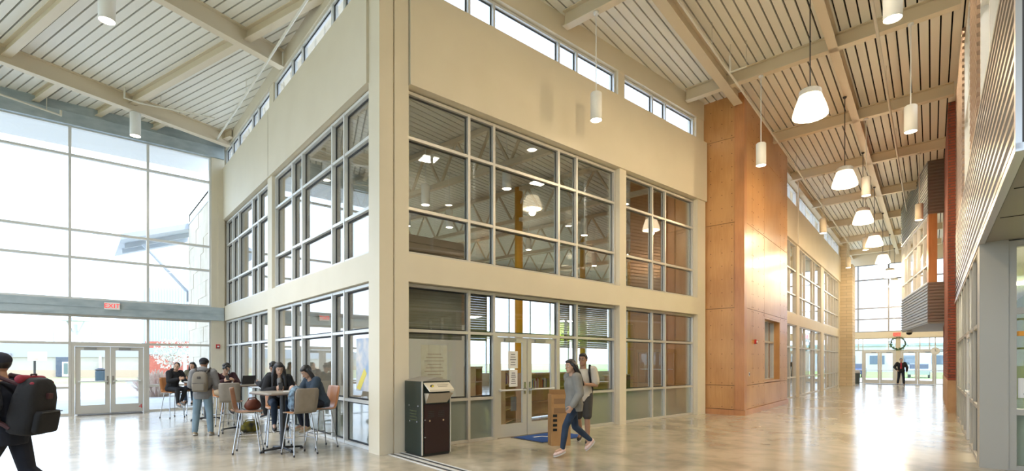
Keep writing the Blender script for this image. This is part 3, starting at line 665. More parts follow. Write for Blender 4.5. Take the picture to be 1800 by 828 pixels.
def books(bc, w, z, n, where, x0=None):
    x = -w/2+0.06 if x0 is None else x0
    M = Matrix.Translation(bc.location) @ Matrix.Rotation(bc.rotation_euler.z, 4, 'Z')
    for i in range(n):
        th = random.uniform(0.025, 0.05); hh = random.uniform(0.2, 0.29); c = random.randrange(8)
        o = MB().box((0, th), (0.02, 0.2), (0, hh)).box((0.003, th-0.003), (0.012, 0.19), (0.004, hh-0.004)).build('book', mat('book_%d' % c, BOOKC[c], 0.6))
        o.matrix_world = M @ Matrix.Translation((x, 0, z)); tag(o, '%s book standing on the %s' % (CN[c], where), 'book', 'library books on the %s' % where); x += th+0.004
b1 = bookcase((*dep(898, 13.4), 0), R(35), 1.1, 1.35, 'oak bookcase right behind the library double doors'); books(b1, 1.1, 1.027, 12, 'shelf behind the double doors')
b2 = bookcase((*dep(962, 15.0), 0), R(10), 2.2, 1.25, 'long low oak bookcase seen through the right door lite'); books(b2, 2.2, 0.853, 26, 'long low library shelf')
b3 = bookcase((*dep(1052, 15.6), 0), R(-5), 1.5, 0.95, 'low oak bookcase seen through the pane right of the doors')
b4 = bookcase((*dep(842, 13.0), 0), R(40), 0.75, 1.45, 'narrow oak bookcase seen through the pane left of the doors')
ct = thing('reception_counter', 'oak reception counter behind the right library panes', 'counter', (*dep(1106, 20.0), 0), R(15))
MB().box((-1.1, 1.1), (0, 0.05), (0, 1.05)).build('front_panel', OAK, ct); MB().box((-1.15, 1.15), (-0.03, 0.6), (1.05, 1.09)).build('top', OAK, ct); MB().box((-1.1, -1.05), (0.05, 0.55), (0, 1.05)).build('side_panel', OAK, ct); MB().box((1.05, 1.1), (0.05, 0.55), (0, 1.05)).build('side_panel', OAK, ct)
dc = thing('display_cabinet', 'oak framed glass display cabinet by the plywood return', 'cabinet', (10.17, 1.5, 0), R(-90))
for x in (-0.55, 0.52): 
    for y in (0, 0.4): MB().box((x, x+0.04), (y, y+0.04), (0, 1.9)).build('post', OAK, dc)
MB().box((-0.57, 0.58), (-0.02, 0.46), (1.9, 2.0)).build('top', OAK, dc); MB().box((-0.55, 0.56), (0, 0.44), (0.0, 0.9)).build('base', OAK, dc)
MB().box((-0.51, 0.52), (0.006, 0.014), (0.9, 1.9)).build('pane', GLASS, dc)
MB().box((-0.51, 0.52), (0.1, 0.4), (1.35, 1.365)).build('shelf', WHITE, dc)
# roller blinds behind the left lower panes and beside the transom
BL = mat('blind_grey', (0.25, 0.235, 0.18), 0.8)
for x0, x1, lb in ((0.66, 1.94, 'wide drawn blind left of the library doors'), (2.03, 2.57, 'narrow drawn blind left of the library doors'), (4.56, 5.08, 'narrow blind right of the library doors'), (5.17, 6.5, 'wide blind right of the library doors')):
    t = thing('roller_blind', lb, 'blind', (x0, 0.34, 0))
    lo = 2.03 if x0 < 3 else 1.93
    for k in range(int((2.98-lo)/0.05)): MB().box((0, x1-x0), (0, 0.012), (lo+k*0.05, lo+k*0.05+0.046)).build('slat', BL if x0 < 3 else mat('blind_pale', (0.42, 0.44, 0.40), 0.8), t)
    MB().tube((0, 0.02, 3.0), (x1-x0, 0.02, 3.0), 0.03).build('roller', ALU, t)
PAPER = mat('paper', (0.80, 0.72, 0.55), 0.8, noise=(9, (0.86, 0.80, 0.66), 6))
INK = mat('ink', (0.12, 0.12, 0.13), 0.8)
def sheet(name, label, cat, x0, x1, z0, z1, y, m, lines=0, lw=0.5, group=None, fr=FW, side=-1, ink=None):
    t = thing(name, label, cat, (0, 0, 0), group=group); MB().box((x0, x1), (y, y+0.004), (z0, z1), fr).build('sheet', m, t)
    for k in range(lines):
        z = z1 - (z1-z0)*(0.2+0.6*k/max(1, lines-1)); c = (x0+x1)/2; hw = (x1-x0)*lw/2*(0.7+0.3*((k*7) % 3)/2)
        MB().box((c-hw, c+hw), ((y-0.002, y) if side < 0 else (y+0.004, y+0.006)), (z-0.008, z+0.008), fr).build('print_line', ink or INK, t)
    return t
sheet('paper_sign', 'large cream handwritten paper taped in the pane behind the bin', 'sign', 1.0, 1.58, 1.05, 1.92, 0.32, PAPER, 9, 0.75, ink=mat('faint_ink', (0.55, 0.42, 0.30), 0.8))
sheet('paper_notice', 'upper white notice taped to the left library door', 'notice', 3.02, 3.29, 1.46, 1.83, 0.180, mat('white_paper', (0.8, 0.79, 0.76), 0.8), 5, 0.6)
sheet('paper_notice', 'lower white notice taped to the left library door', 'notice', 3.05, 3.28, 1.07, 1.43, 0.180, mat('white_paper', (0.8, 0.79, 0.76), 0.8), 6, 0.6)
sheet('paper_notice', 'small printed photo low in the left library door', 'notice', 3.12, 3.28, 0.55, 0.85, 0.214, INK, 0)
ps = sheet('poster', 'collage poster with a yellow band on the left library glass', 'poster', 0.72, 1.30, 1.05, 2.04, -0.160, mat('poster_art', (0.30, 0.40, 0.55), 0.5, noise=(4, (0.75, 0.68, 0.62), 5)), 0, fr=Frame((0, 0), 90))
MB().add([(0.153, 1.28, 1.10), (0.153, 1.12, 1.06), (0.153, 0.84, 1.38), (0.153, 0.94, 1.48), (0.1555, 1.28, 1.10), (0.1555, 1.12, 1.06), (0.1555, 0.84, 1.38), (0.1555, 0.94, 1.48)], [[0, 1, 2, 3], [7, 6, 5, 4], [0, 4, 5, 1], [1, 5, 6, 2], [2, 6, 7, 3], [3, 7, 4, 0]]).build('yellow_band', mat('poster_yellow', (0.8, 0.66, 0.12), 0.5), ps)
sheet('paper_sign', 'white notice low in the pane at the right edge', 'sign', -1.22, -0.98, 1.07, 1.36, -10.53, mat('white_paper', (0.8, 0.79, 0.76)), 3, 0.5, fr=FHX, side=1)
sn = thing('caution_tape', 'strip of orange caution tape on the right edge pane', 'tape', (0, 0, 0))
MB().box((-1.4, -0.97), (-10.53, -10.526), (1.98, 2.05), FHX).build('strip', mat('orange_tape', (0.85, 0.35, 0.02), 0.5), sn)

# ------------------------------------------------------------------ outside
CONC = mat('plaza_concrete', (0.55, 0.54, 0.51), 0.85, noise=(0.8, (0.62, 0.60, 0.56), 5))
gd = MB().prism([(-260, -160), (300, -160), (300, 320), (-260, 320)], -0.5, -0.06)
tag(gd.build('ground', mat('dry_grass', (0.42, 0.36, 0.20), 0.95, noise=(0.15, (0.32, 0.36, 0.16), 6))), 'dry grass ground around the building', 'ground', kind='structure')
pz = MB().prism([(-60, 12.16), (0.5, 12.16), (6, 40), (-60, 40)], -0.06, -0.02)
tag(pz.build('plaza', CONC), 'pale concrete plaza outside the glass wall', 'plaza', kind='structure')
pe = MB().prism([FH.pt(a, b)[:2] for a, b in ((46.35, -25), (62, -25), (62, 30), (46.35, 30))], -0.06, -0.02)
tag(pe.build('drive', CONC), 'pale concrete drive outside the hall end doors', 'drive', kind='structure')
st = struct('wall_wing', 'sunlit limestone wing wall outside the glass wall', 'wall')
LIMEO = mat('limestone_outside', (0.66, 0.56, 0.42), 0.9, noise=(1.5, (0.74, 0.64, 0.50), 6))
bx('core', LIMEO, st, (0.02, 0.6), (12.3, 19.1), (-0.05, 7.8))
k = 0
for j in range(13):
    z = 0.0+j*0.6; y = 12.3 - (0.55 if j % 2 else 0)
    while y < 19.05:
        y0, y1 = max(12.3, y), min(19.1, y+1.1)
        if y1-y0 > 0.1: bx('stone_block', LIMEO, st, (-0.03-0.006*((k*5) % 3), 0.02), (y0+0.004, y1-0.004), (z+0.003, z+0.597)); k += 1
        y += 1.1
bx('coping', mat('coping_grey', (0.6, 0.62, 0.66), 0.5), st, (-0.06, 0.62), (12.3, 19.14), (7.8, 7.86))
MTL = mat('pale_blue_metal', (0.60, 0.64, 0.70), 0.5, 0.2)
cp = thing('canopy', 'pale sloped metal canopy braced against the limestone wing', 'canopy', (0, 0, 0))
MB().add([(-2.5, 19.0, 6.75), (0.3, 19.0, 7.75), (0.3, 23.5, 7.75), (-2.5, 23.5, 6.75), (-2.5, 19.0, 7.0), (0.3, 19.0, 8.0), (0.3, 23.5, 8.0), (-2.5, 23.5, 7.0)], [[0, 3, 2, 1], [4, 5, 6, 7], [0, 1, 5, 4], [1, 2, 6, 5], [2, 3, 7, 6], [3, 0, 4, 7]]).build('roof_panel', MTL, cp)
for y in (20.2, 21.6): MB().add([(-2.3, y-0.05, 6.6), (0.3, y-0.05, 7.55), (0.3, y+0.05, 7.55), (-2.3, y+0.05, 6.6), (-2.3, y-0.05, 6.82), (0.3, y-0.05, 7.75), (0.3, y+0.05, 7.75), (-2.3, y+0.05, 6.82)], [[0, 3, 2, 1], [4, 5, 6, 7], [0, 1, 5, 4], [1, 2, 6, 5], [2, 3, 7, 6], [3, 0, 4, 7]]).build('rafter', MTL, cp)
MB().tube((0.05, 19.4, 4.7), (-1.7, 19.4, 6.75), 0.07).build('brace', MTL, cp); MB().box((-0.1, 0.06), (19.25, 19.55), (4.35, 4.8)).build('bracket', MTL, cp)

def ebox(t, name, m, u0, u1, Yd, z0, z1, thick=2.0):   # a slab facing the camera side, parallel to the glass wall
    x0, y0 = dep(u0, Yd); x1, y1 = dep(u1, Yd)
    d = Vector((x1-x0, y1-y0, 0)); n = Vector((-d.y, d.x, 0)).normalized()*thick
    return MB().prism([(x0, y0), (x1, y1), (x1+n.x, y1+n.y), (x0+n.x, y0+n.y)], z0, z1).build(name, m, t)
sb = thing('school_building', 'long grey and tan school building across the plaza', 'building')
ebox(sb, 'base_course', mat('peach_stone', (0.60, 0.46, 0.33), 0.9), -900, 262, 55, -0.06, 0.7, 8); ebox(sb, 'wall', mat('tan_block', (0.58, 0.52, 0.44), 0.9, noise=(0.5, (0.52, 0.47, 0.41))), -900, 262, 55.02, 0.7, 2.1, 8)
ebox(sb, 'parapet', mat('grey_panel', (0.47, 0.47, 0.50), 0.8), -900, 262, 54.9, 2.1, 3.6, 8)
dr_ = ebox(sb, 'entrance', mat('entrance_dark', (0.10, 0.12, 0.16), 0.4), 98, 121, 54.85, 0, 2.1, 0.2)
ebox(sb, 'door', WHITE, 109, 121, 54.7, 0, 1.6, 0.08); ebox(sb, 'door_glass', mat('door_glass_dark', (0.18, 0.24, 0.22), 0.2), 112, 118, 54.6, 0.3, 1.45, 0.06)
ebox(sb, 'downpipe', WHITE, 174, 176.5, 54.7, 0, 2.2, 0.15); ebox(sb, 'sign_plate', mat('grey_plate', (0.35, 0.35, 0.38)), 2, 18, 54.7, 2.2, 2.5, 0.1)
mb_ = thing('metal_building', 'tall pale blue ribbed metal building beyond the wing', 'building')
ebox(mb_, 'wall', MTL, 249, 420, 64, 2.5, 10.9, 10)
for i in range(17): ebox(mb_, 'rib', MTL, 251+i*5, 252.5+i*5, 63.9, 2.5, 10.85, 0.2)
rb = thing('brick_building', 'low red brick building with a blue band', 'building')
RB2 = mat('red_brick_far', (0.55, 0.16, 0.11), 0.9, noise=(6, (0.48, 0.13, 0.09), 6))
ebox(rb, 'wall', RB2, 255, 420, 45, -0.06, 2.25, 6); ebox(rb, 'band', mat('blue_band', (0.42, 0.52, 0.68), 0.6), 254, 420, 44.9, 2.25, 2.8, 6); ebox(rb, 'parapet', RB2, 255, 420, 45, 2.8, 3.4, 6)
ebox(rb, 'white_post', WHITE, 322, 326, 44.6, 0, 2.25, 0.2)
rt = thing('rooftop_unit', 'pale rooftop ducts on the school building', 'duct', group='rooftop equipment')
ebox(rt, 'duct', mat('duct_grey', (0.62, 0.63, 0.66), 0.6), 58, 120, 60, 3.62, 4.0, 1.5); ebox(rt, 'curb', mat('duct_grey', (0.62, 0.63, 0.66)), 62, 66, 60, 3.62, 4.4, 1.0)
rt = thing('rooftop_unit', 'boxy rooftop unit above the exit doors', 'duct', group='rooftop equipment')
ebox(rt, 'housing', mat('duct_grey', (0.62, 0.63, 0.66)), 143, 158, 60, 3.62, 4.25, 1.2); ebox(rt, 'vent', WHITE, 147, 154, 59.8, 3.75, 4.1, 0.2)
bh = thing('basketball_hoop', 'white basketball backboard on a dark pole outside', 'hoop', (*dep(61, 48), -0.06))
a_ = R(49.5-90)
bh.rotation_euler = (0, 0, a_)
MB().box((-0.56, 1.2), (-0.1, -0.04), (1.75, 2.6)).build('backboard', WHITE, bh); MB().tube((0, 0, 0), (0, 0, 1.8), 0.09).build('pole', BLACKM, bh)
rg = MB()
for i in range(16):
    t0, t1 = 2*math.pi*i/16, 2*math.pi*(i+1)/16; rg.tube((0.35+0.22*math.cos(t0), -0.36+0.22*math.sin(t0), 1.9), (0.35+0.22*math.cos(t1), -0.36+0.22*math.sin(t1), 1.9), 0.02, n=5)
rg.build('rim', mat('rim_orange', (0.7, 0.2, 0.05)), bh)
for u, zt, lb in ((95, 9.5, 'thin light mast left of the exit doors'), (161, 9.8, 'thin light mast above the exit doors')):
    t = thing('light_mast', lb, 'mast', (*dep(u, 110), -0.06), group='light masts beyond the school')
    MB().tube((0, 0, 0), (0, 0, zt+1.7), 0.14, 0.09).build('pole', GALV, t); MB().box((-0.9, 0.2), (-0.15, 0.15), (zt+1.6, zt+1.8)).build('lamp_head', GALV, t)
t = thing('platform_tower', 'pale tower with a wide top on the skyline', 'tower', (*dep(133, 100), -0.06), a_)
MB().tube((0, 0, 0), (0, 0, 9), 0.35).build('shaft', MTL, t); MB().box((-2, 2), (-2, 2), (9.6, 10.1)).build('platform', MTL, t)
for sx in (-1, 1): MB().tube((0, 0, 6.5), (1.7*sx, 0, 9.6), 0.15).build('strut', MTL, t)
def foliage(mb, c, rad, n, size, rnd):
    for _ in range(n):
        v = Vector((rnd.gauss(0, 1), rnd.gauss(0, 1), rnd.gauss(0, 1))).normalized()*(rnd.random()**0.45)
        p = Vector((c[0]+v.x*rad[0], c[1]+v.y*rad[1], c[2]+v.z*rad[2]))
        e = Euler((rnd.uniform(0, 6.3), rnd.uniform(0, 6.3), rnd.uniform(0, 6.3))).to_matrix()
        q = [p + e @ Vector((a*size, b*size*0.6, 0)) for a, b in ((-1, 0), (0, -1), (1, 0), (0, 1))]
        mb.add(q, [[0, 1, 2, 3]])
rnd = random.Random(5)
t = thing('young_tree', 'slender young tree in pale blossom before the brick building', 'tree', (*dep(303, 34), -0.05))
tk = MB().tube((0, 0, 0), (0.05, 0, 1.4), 0.06, 0.045)
for i in range(9): a = i*0.7; tk.tube((0.03, 0, 0.9+i*0.14), (0.8*math.cos(a), 0.8*math.sin(a), 1.7+i*0.17), 0.025, 0.008, n=5)
tk.build('trunk', mat('bark', (0.35, 0.30, 0.25), 0.9), t); fm = MB(); foliage(fm, (0, 0, 2.2), (1.2, 1.2, 1.1), 900, 0.075, rnd); fm.build('foliage', mat('leaf_pale', (0.62, 0.66, 0.55), 0.8), t, kind='stuff')
t = thing('ornamental_grass', 'pink feathery shrub by the exit doors', 'shrub', (*dep(277, 24), -0.03))
fm = MB()
for _ in range(1400):
    a, r_ = rnd.uniform(0, 6.3), rnd.random()**0.5; h_ = rnd.uniform(0.5, 1.35)*(1-0.35*r_); b_ = Vector((0.45*r_*math.cos(a), 0.45*r_*math.sin(a), 0)); e_ = b_*2.3+Vector((rnd.gauss(0, .06), rnd.gauss(0, .06), h_))
    s_ = Vector((-math.sin(a), math.cos(a), 0))*0.02; fm.add([b_-s_*0.5, b_+s_*0.5, e_+s_, e_-s_], [[0, 1, 2, 3]])
fm.build('blades', mat('pink_grass', (0.68, 0.47, 0.40), 0.9, noise=(3, (0.72, 0.62, 0.50))), t, kind='stuff')
for u, Yd, lb in ((246, 31, 'concrete block bench by the pink shrub'), (36, 38, 'concrete block bench left of the exit doors')):
    t = thing('block_bench', lb, 'bench', (*dep(u, Yd), -0.02), a_+0.1, 'concrete benches on the plaza')
    MB().box((-0.6, 0.6), (-0.28, 0.28), (0.0, 0.42)).build('body', CONC, t); MB().box((-0.64, 0.64), (-0.31, 0.31), (0.42, 0.52)).build('top', CONC, t)
t = thing('litter_bin', 'dark litter bin standing outside the exit doors', 'bin', (*dep(176.5, 42), -0.06), a_)
MB().lathe((0, 0, 0), [(0.3, 0), (0.34, 0.1), (0.34, 0.85), (0.3, 0.95)], 16).build('body', mat('bin_blue', (0.03, 0.06, 0.09), 0.5), t); MB().lathe((0, 0, 0.95), [(0.36, 0), (0.36, 0.08), (0.15, 0.2)], 16).build('lid', BLACKM, t)
# beyond the hall end doors
lw2 = MB().prism([FH.pt(a, b)[:2] for a, b in ((62, -60), (100, -60), (100, 60), (62, 60))], -0.06, -0.03)
tag(lw2.build('lawn', mat('lawn_green', (0.22, 0.34, 0.08), 0.95, noise=(0.5, (0.3, 0.4, 0.12)))), 'green lawn beyond the hall end doors', 'lawn', kind='structure')
t = thing('far_building', 'pale low building beyond the lawn at the hall end', 'building')
MB().box((104, 112), (-40, 50), (-0.06, 4.2), FH).build('wall', mat('far_pale', (0.62, 0.62, 0.62), 0.9), t); MB().box((103.7, 112.3), (-40.3, 50.3), (4.2, 4.6), FH).build('roof', GALV, t)
for q in range(-10, 22, 4): MB().box((103.9, 104), (q, q+2), (1.2, 2.6), FH).build('window', mat('far_glass', (0.15, 0.2, 0.26), 0.2), t)
def car(label, s, w, m):
    x, y, _ = FH.pt(s, w); t = thing('car', label, 'car', (x, y, -0.03), R(10.1+90), 'cars parked beyond the hall end')
    b = MB(); b.extrude([(-0.85, -2.2, 0.35), (-0.85, 2.15, 0.35), (-0.85, 2.2, 0.75), (-0.85, 1.2, 0.92), (-0.85, -2.15, 0.95), (-0.85, -2.25, 0.7)], (1.7, 0, 0)); b.build('body', m, t)
    b = MB(); b.extrude([(-0.75, 1.15, 0.9), (-0.75, 0.5, 1.42), (-0.75, -1.1, 1.45), (-0.75, -1.85, 0.92)], (1.5, 0, 0)); b.build('cabin', mat('car_glass', (0.05, 0.06, 0.08), 0.1), t)
    for yy in (-1.4, 1.35):
        for xx in (-0.88, 0.7): MB().tube((xx, yy, 0.32), (xx+0.18, yy, 0.32), 0.32, n=16).build('wheel', BLACKM, t)
car('dark blue car parked behind the left hall end doors', 66, 6.4, mat('car_blue', (0.05, 0.08, 0.2), 0.25)); car('silver car parked behind the right hall end doors', 67, 1.0, mat('car_silver', (0.5, 0.52, 0.55), 0.25, 0.4)); car('yellow car parked behind the rightmost hall end door', 68, -2.6, mat('car_yellow', (0.8, 0.5, 0.02), 0.3))

# ------------------------------------------------------------------ lamps
EMW = mat('lamp_disc', (1, 1, 1), 0.5, emit=((1.0, 0.86, 0.66), 14.0))
def bellmat():
    m = bpy.data.materials.new('prismatic_bell'); m.use_nodes = True
    n, l = m.node_tree.nodes, m.node_tree.links; b = n['Principled BSDF']
    b.inputs['Base Color'].default_value = (0.85, 0.83, 0.78, 1); b.inputs['Roughness'].default_value = 0.3
    b.inputs['Emission Color'].default_value = (1.0, 0.80, 0.52, 1); b.inputs['Emission Strength'].default_value = 1.0*LAMP
    return m
BELL = bellmat()
CYLW = 45.0
def cylinder_pendant(label, x, y, zb, ztop, group, L=0.6, r=0.125, power=None, m=WHITE, energy=True, col=(1.0, 0.82, 0.56)):
    t = thing('cylinder_pendant', label, 'pendant lamp', (x, y, zb), group=group)
    MB().lathe((0, 0, 0), [(r-0.006, 0.03), (r-0.006, 0.0), (r, 0.0), (r, L-0.02), (r-0.02, L), (0.02, L)], 20).build('housing', m, t, True)
    MB().lathe((0, 0, 0.012), [(0.01, 0), (r-0.008, 0), (r-0.008, 0.01), (0.01, 0.01)], 20).build('lens', EMW, t)
    MB().tube((0, 0, L-0.01), (0, 0, ztop-zb), 0.012, n=6).build('rod', m, t); MB().lathe((0, 0, ztop-zb-0.05), [(0.05, 0), (0.06, 0.02), (0.06, 0.05)], 12).build('canopy', m, t)
    if energy:
        ld = bpy.data.lights.new('downlight', 'SPOT'); ld.energy = (power or CYLW)*LAMP; ld.spot_size = R(125); ld.spot_blend = 0.6; ld.shadow_soft_size = 0.1; ld.color = col
        lo = bpy.data.objects.new('downlight', ld); COL.objects.link(lo); lo.parent = t; lo.location = (0, 0, -0.02)
    return t
def bell_pendant(label, x, y, zb, ztop, group, power=0):
    t = thing('bell_pendant', label, 'pendant lamp', (x, y, zb), group=group)
    prof = [(0.325, 0.0), (0.33, 0.02), (0.315, 0.1), (0.28, 0.22), (0.235, 0.34), (0.205, 0.43)]
    n = 40; rings = []
    for i, (r, z) in enumerate(prof): rings.append([((r+(0.004 if k % 2 else -0.004))*math.cos(2*math.pi*k/n), (r+(0.004 if k % 2 else -0.004))*math.sin(2*math.pi*k/n), z) for k in range(n)])
    inner = [[(p[0]*0.96, p[1]*0.96, p[2]) for p in r] for r in rings[::-1]]
    mb = MB(); full = rings+inner; k0 = len(mb.v)
    for r in full: mb.v += r
    for j in range(len(full)-1):
        for i in range(n): a = j*n+i; b = j*n+(i+1) % n; mb.f.append([a, b, b+n, a+n])
    for i in range(n): a = (len(full)-1)*n+i; b = (len(full)-1)*n+(i+1) % n; mb.f.append([a, b, (i+1) % n, i])
    mb.build('bell', BELL, t)
    MB().lathe((0, 0, 0.42), [(0.215, 0), (0.21, 0.10), (0.17, 0.13), (0.03, 0.14)], 24).build('ballast_housing', mat('housing_grey', (0.62, 0.60, 0.55), 0.4), t)
    MB().lathe((0, 0, 0.05), [(0.02, 0), (0.07, 0.05), (0.07, 0.2), (0.03, 0.36)], 14).build('bulb', EMW, t)
    MB().tube((0, 0, 0.55), (0, 0, ztop-zb), 0.011, n=6).build('cord', BLACKM, t); MB().lathe((0, 0, ztop-zb-0.06), [(0.03, 0), (0.05, 0.03), (0.05, 0.06)], 10).build('canopy', BLACKM, t)
    ld = bpy.data.lights.new('bulb_light', 'POINT'); ld.energy = 85*LAMP; ld.shadow_soft_size = 0.1; ld.color = (1.0, 0.78, 0.48)
    lo = bpy.data.objects.new('bulb_light', ld); COL.objects.link(lo); lo.parent = t; lo.location = (0, 0, -0.12)
    return t
BNAME = ('nearest bell lamp, hanging before the plywood volume', 'second bell lamp from the front', 'third bell lamp from the front', 'fourth bell lamp from the front', 'fifth bell lamp from the front', 'sixth bell lamp from the front', 'farthest bell lamp before the end glazing')
for s, nm in zip((12.13, 17.6, 22.7, 27.5, 32.6, 38.3, 43.2), BNAME):
    x, y, _ = FH.pt(s, 1.95); bell_pendant('glowing prismatic '+nm, x, y, 6.7, 9.3, 'bell lamps along the hall')
for s, nm in ((7.2, 'overhead'),):
    x, y, _ = FH.pt(s, 1.95); bell_pendant('glowing prismatic bell lamp outside the frame %s' % nm, x, y, 6.7, 9.3, 'bell lamps along the hall')
HC = ((9.75, 5.64, 'white cylinder lamp before the library clerestory'), (14.8, 3.53, 'white cylinder lamp before the plywood volume'), (9.75, 0.46, 'large white cylinder lamp cut by the top edge'), (14.8, 0.37, 'white cylinder lamp over the right side of the hall'),
      (24.2, 3.43, 'white cylinder lamp before the hall clerestory'), (19.6, 1.6, 'white cylinder lamp between the second and third bell lamps'), (24.2, 0.36, 'tan cylinder lamp before the angled bay'), (34.0, 3.6, 'small cylinder lamp before the end glazing'), (29.1, 2.4, 'small cylinder lamp among the far bell lamps'))
for s, w, nm in HC:
    x, y, _ = FH.pt(s, w); zt = ZR0+zRr(x, y)-0.36
    cylinder_pendant(nm, x, y, 6.85, zt, 'cylinder lamps in the hall', m=WHITE if s < 22 else mat('lamp_tan', (0.62, 0.55, 0.44), 0.5))
for s, w in ((4.9, 3.5), (4.9, 0.4), (4.9, -2.5)):
    x, y, _ = FH.pt(s, w); cylinder_pendant('white cylinder lamp outside the frame over the near end of the hall', x, y, 6.85, 9.25, 'cylinder lamps in the hall')
x, y = pix(238, 197, 8.86)[:2]; cylinder_pendant('white cylinder lamp hung on the girder by the glass wall', x, y, 8.16, 8.87, 'cylinder lamps in the lobby', L=0.68, r=0.135, col=(1, 0.93, 0.84))
x, y = pix(188, 37, 7.75)[:2]; cylinder_pendant('white cylinder lamp at the top left corner', x, y, 7.75, 9.35, 'cylinder lamps in the lobby', r=0.13, col=(1, 0.97, 0.94), power=260)
for x, y in ((-5.5, 7), (-9.5, 6), (-6.5, 1.5), (-10, 0), (-5, -4.5)): cylinder_pendant('unseen white cylinder lamp added to brighten the lobby', x, y, 7.75, 9.3, 'cylinder lamps in the lobby', r=0.13, col=(1, 0.97, 0.94), power=260)  # unseen lamps added beyond the frame to fill the lobby with light
for u, Yd, nm in ((748, 15.0, 'leftmost white cylinder lamp inside the library'), (891, 13.6, 'white cylinder lamp inside the library beside the yellow column'), (1027, 18.6, 'white cylinder lamp inside the library before the second yellow column'), (790, 17.5, 'small white cylinder lamp low in the first library pane'), (929, 21.0, 'white cylinder lamp inside the library right of the yellow column'), (1100, 22, 'white cylinder lamp inside the library past the second bay')):
    x, y = dep(u, Yd); cylinder_pendant(nm, x, y, 6.2, 8.08, 'cylinder lamps in the library', power=40)
for x, y in ((4.6, 7.4), (10.5, 14.5), (15, 8), (15, 16), (21, 13), (24, 16), (2.5, 10.5), (6, 17)): cylinder_pendant('white cylinder lamp hanging deep inside the library', x, y, 6.2, 8.08, 'cylinder lamps in the library', power=40)
# added panel lights, unseen sources that brighten the office, upper rooms and bay
for s, w, z, nm in ((11.6, -1.6, 3.36, 'in the green office'), (16, -1.3, 3.36, 'above the storefront desk'), (10, -2.0, 9.3, 'in the upper right room'), (15, -2.0, 9.3, 'in the far upper right room'), (29.5, -0.9, 7.5, 'inside the angled bay')):
    x, y, _ = FH.pt(s, w); t = thing('added_panel_light', 'added square ceiling panel light %s' % nm, 'light', (x, y, z), R(10.1), 'added square panel lights')
    MB().box((-0.3, 0.3), (-0.3, 0.3), (-0.02, 0.0)).build('diffuser', mat('panel_emit', (1, 1, 1), emit=((1, 0.93, 0.8), 6.0)), t); MB().box((-0.33, 0.33), (-0.33, 0.33), (0.0, 0.03)).build('frame', WHITE, t)
    ld = bpy.data.lights.new('panel_glow', 'AREA'); ld.shape = 'SQUARE'; ld.size = 0.55; ld.energy = 45*LAMP; ld.color = (1, 0.93, 0.82); lo = bpy.data.objects.new('panel_glow', ld); COL.objects.link(lo); lo.parent = t; lo.location = (0, 0, -0.03)

# ------------------------------------------------------------------ pipes, signs, devices
def pz_(u, v, z): x, y = pix(u, v, z); return (x, y, z)
def pipe(label, pts, r=0.025, hang=()):
    t = thing('sprinkler_pipe', label, 'pipe'); MB().pipe(pts, r).build('pipe_run', PIPE, t)
    for p, h in hang: MB().tube(p, (p[0], p[1], p[2]+h), 0.008, n=6).build('hanger', PIPE, t)
    return t
e_ = pz_(107, 203, 8.75)
pipe('sprinkler pipe in front of the galvanised eave beam', [pz_(-60, 145, 8.75), pz_(84, 195, 8.75), e_, (e_[0], e_[1], 8.9)], 0.028, [(pz_(82, 194, 8.75), 0.5)])
a_2 = pz_(219, 172, 9.0)
pipe('sprinkler pipe running along the lobby girder', [(a_2[0], a_2[1], 9.3), a_2, pz_(245, 181, 9.0), pz_(378, 208, 9.0)], 0.025, [(pz_(283, 187, 9.0), 0.35)])
pipe('slanting sprinkler pipe beside the library clerestory', [pz_(380, 247, 8.95), pz_(462, 120, 8.98), pz_(560, -32, 9.0)], 0.03, [(pz_(433, 163, 8.97), 0.4)])
def hp(s, w, z): return FH.pt(s, w, z)
pipe('sprinkler main along the left side of the hall ceiling', [hp(-5, 4.0, 9.0), hp(40, 4.0, 9.0)], 0.03, [(hp(s, 4.0, 9.0), 0.6) for s in (7.5, 12.3, 17.2, 22, 27)])
pipe('sprinkler main along the right side of the hall ceiling', [hp(-5, 0.95, 9.05), hp(40, 0.95, 9.05)], 0.03, [(hp(s, 0.95, 9.05), 0.6) for s in (7.5, 12.3, 17.2, 22, 27)])
q_ = pz_(1284, 127, 8.9)
pipe('short bent sprinkler drop by the plywood top', [pz_(1283, 97, 9.25), q_, pz_(1312, 117, 8.95)], 0.025, [(q_, 0.7), (pz_(1312, 117, 8.95), 0.65)])
pipe('conduit rod hanging beside the hall clerestory', [hp(24.9, 4.45, 9.6), hp(24.9, 4.45, 6.7)], 0.02)
RED = mat('sign_red', (0.75, 0.03, 0.03), 0.5, emit=((1, 0.05, 0.04), 0.6)); REDP = mat('alarm_red', (0.5, 0.02, 0.02), 0.4)
ex = thing('exit_sign', 'white exit sign with red letters on the galvanised beam', 'sign', (-3.09, 11.82, 3.2))
MB().box((-0.19, 0.19), (-0.05, 0.02), (0, 0.22)).build('housing', WHITE, ex); text_mesh('EXIT', 0.19, RED, 'letters', ex, Matrix.Translation((0, -0.053, 0.105)) @ Matrix.Rotation(R(90), 4, 'X'))
x, y, _ = FH.pt(SE-0.22, wat(1577, SE)); ex = thing('exit_sign', 'red exit sign on the beam over the hall end doors', 'sign', (x, y, 3.42), R(10.1-90))
MB().box((-0.22, 0.22), (-0.06, 0.0), (0, 0.28)).build('housing', mat('exit_pink', (0.85, 0.25, 0.22), 0.5), ex); text_mesh('EXIT', 0.22, RED, 'letters', ex, Matrix.Translation((0, -0.063, 0.14)) @ Matrix.Rotation(R(90), 4, 'X'))
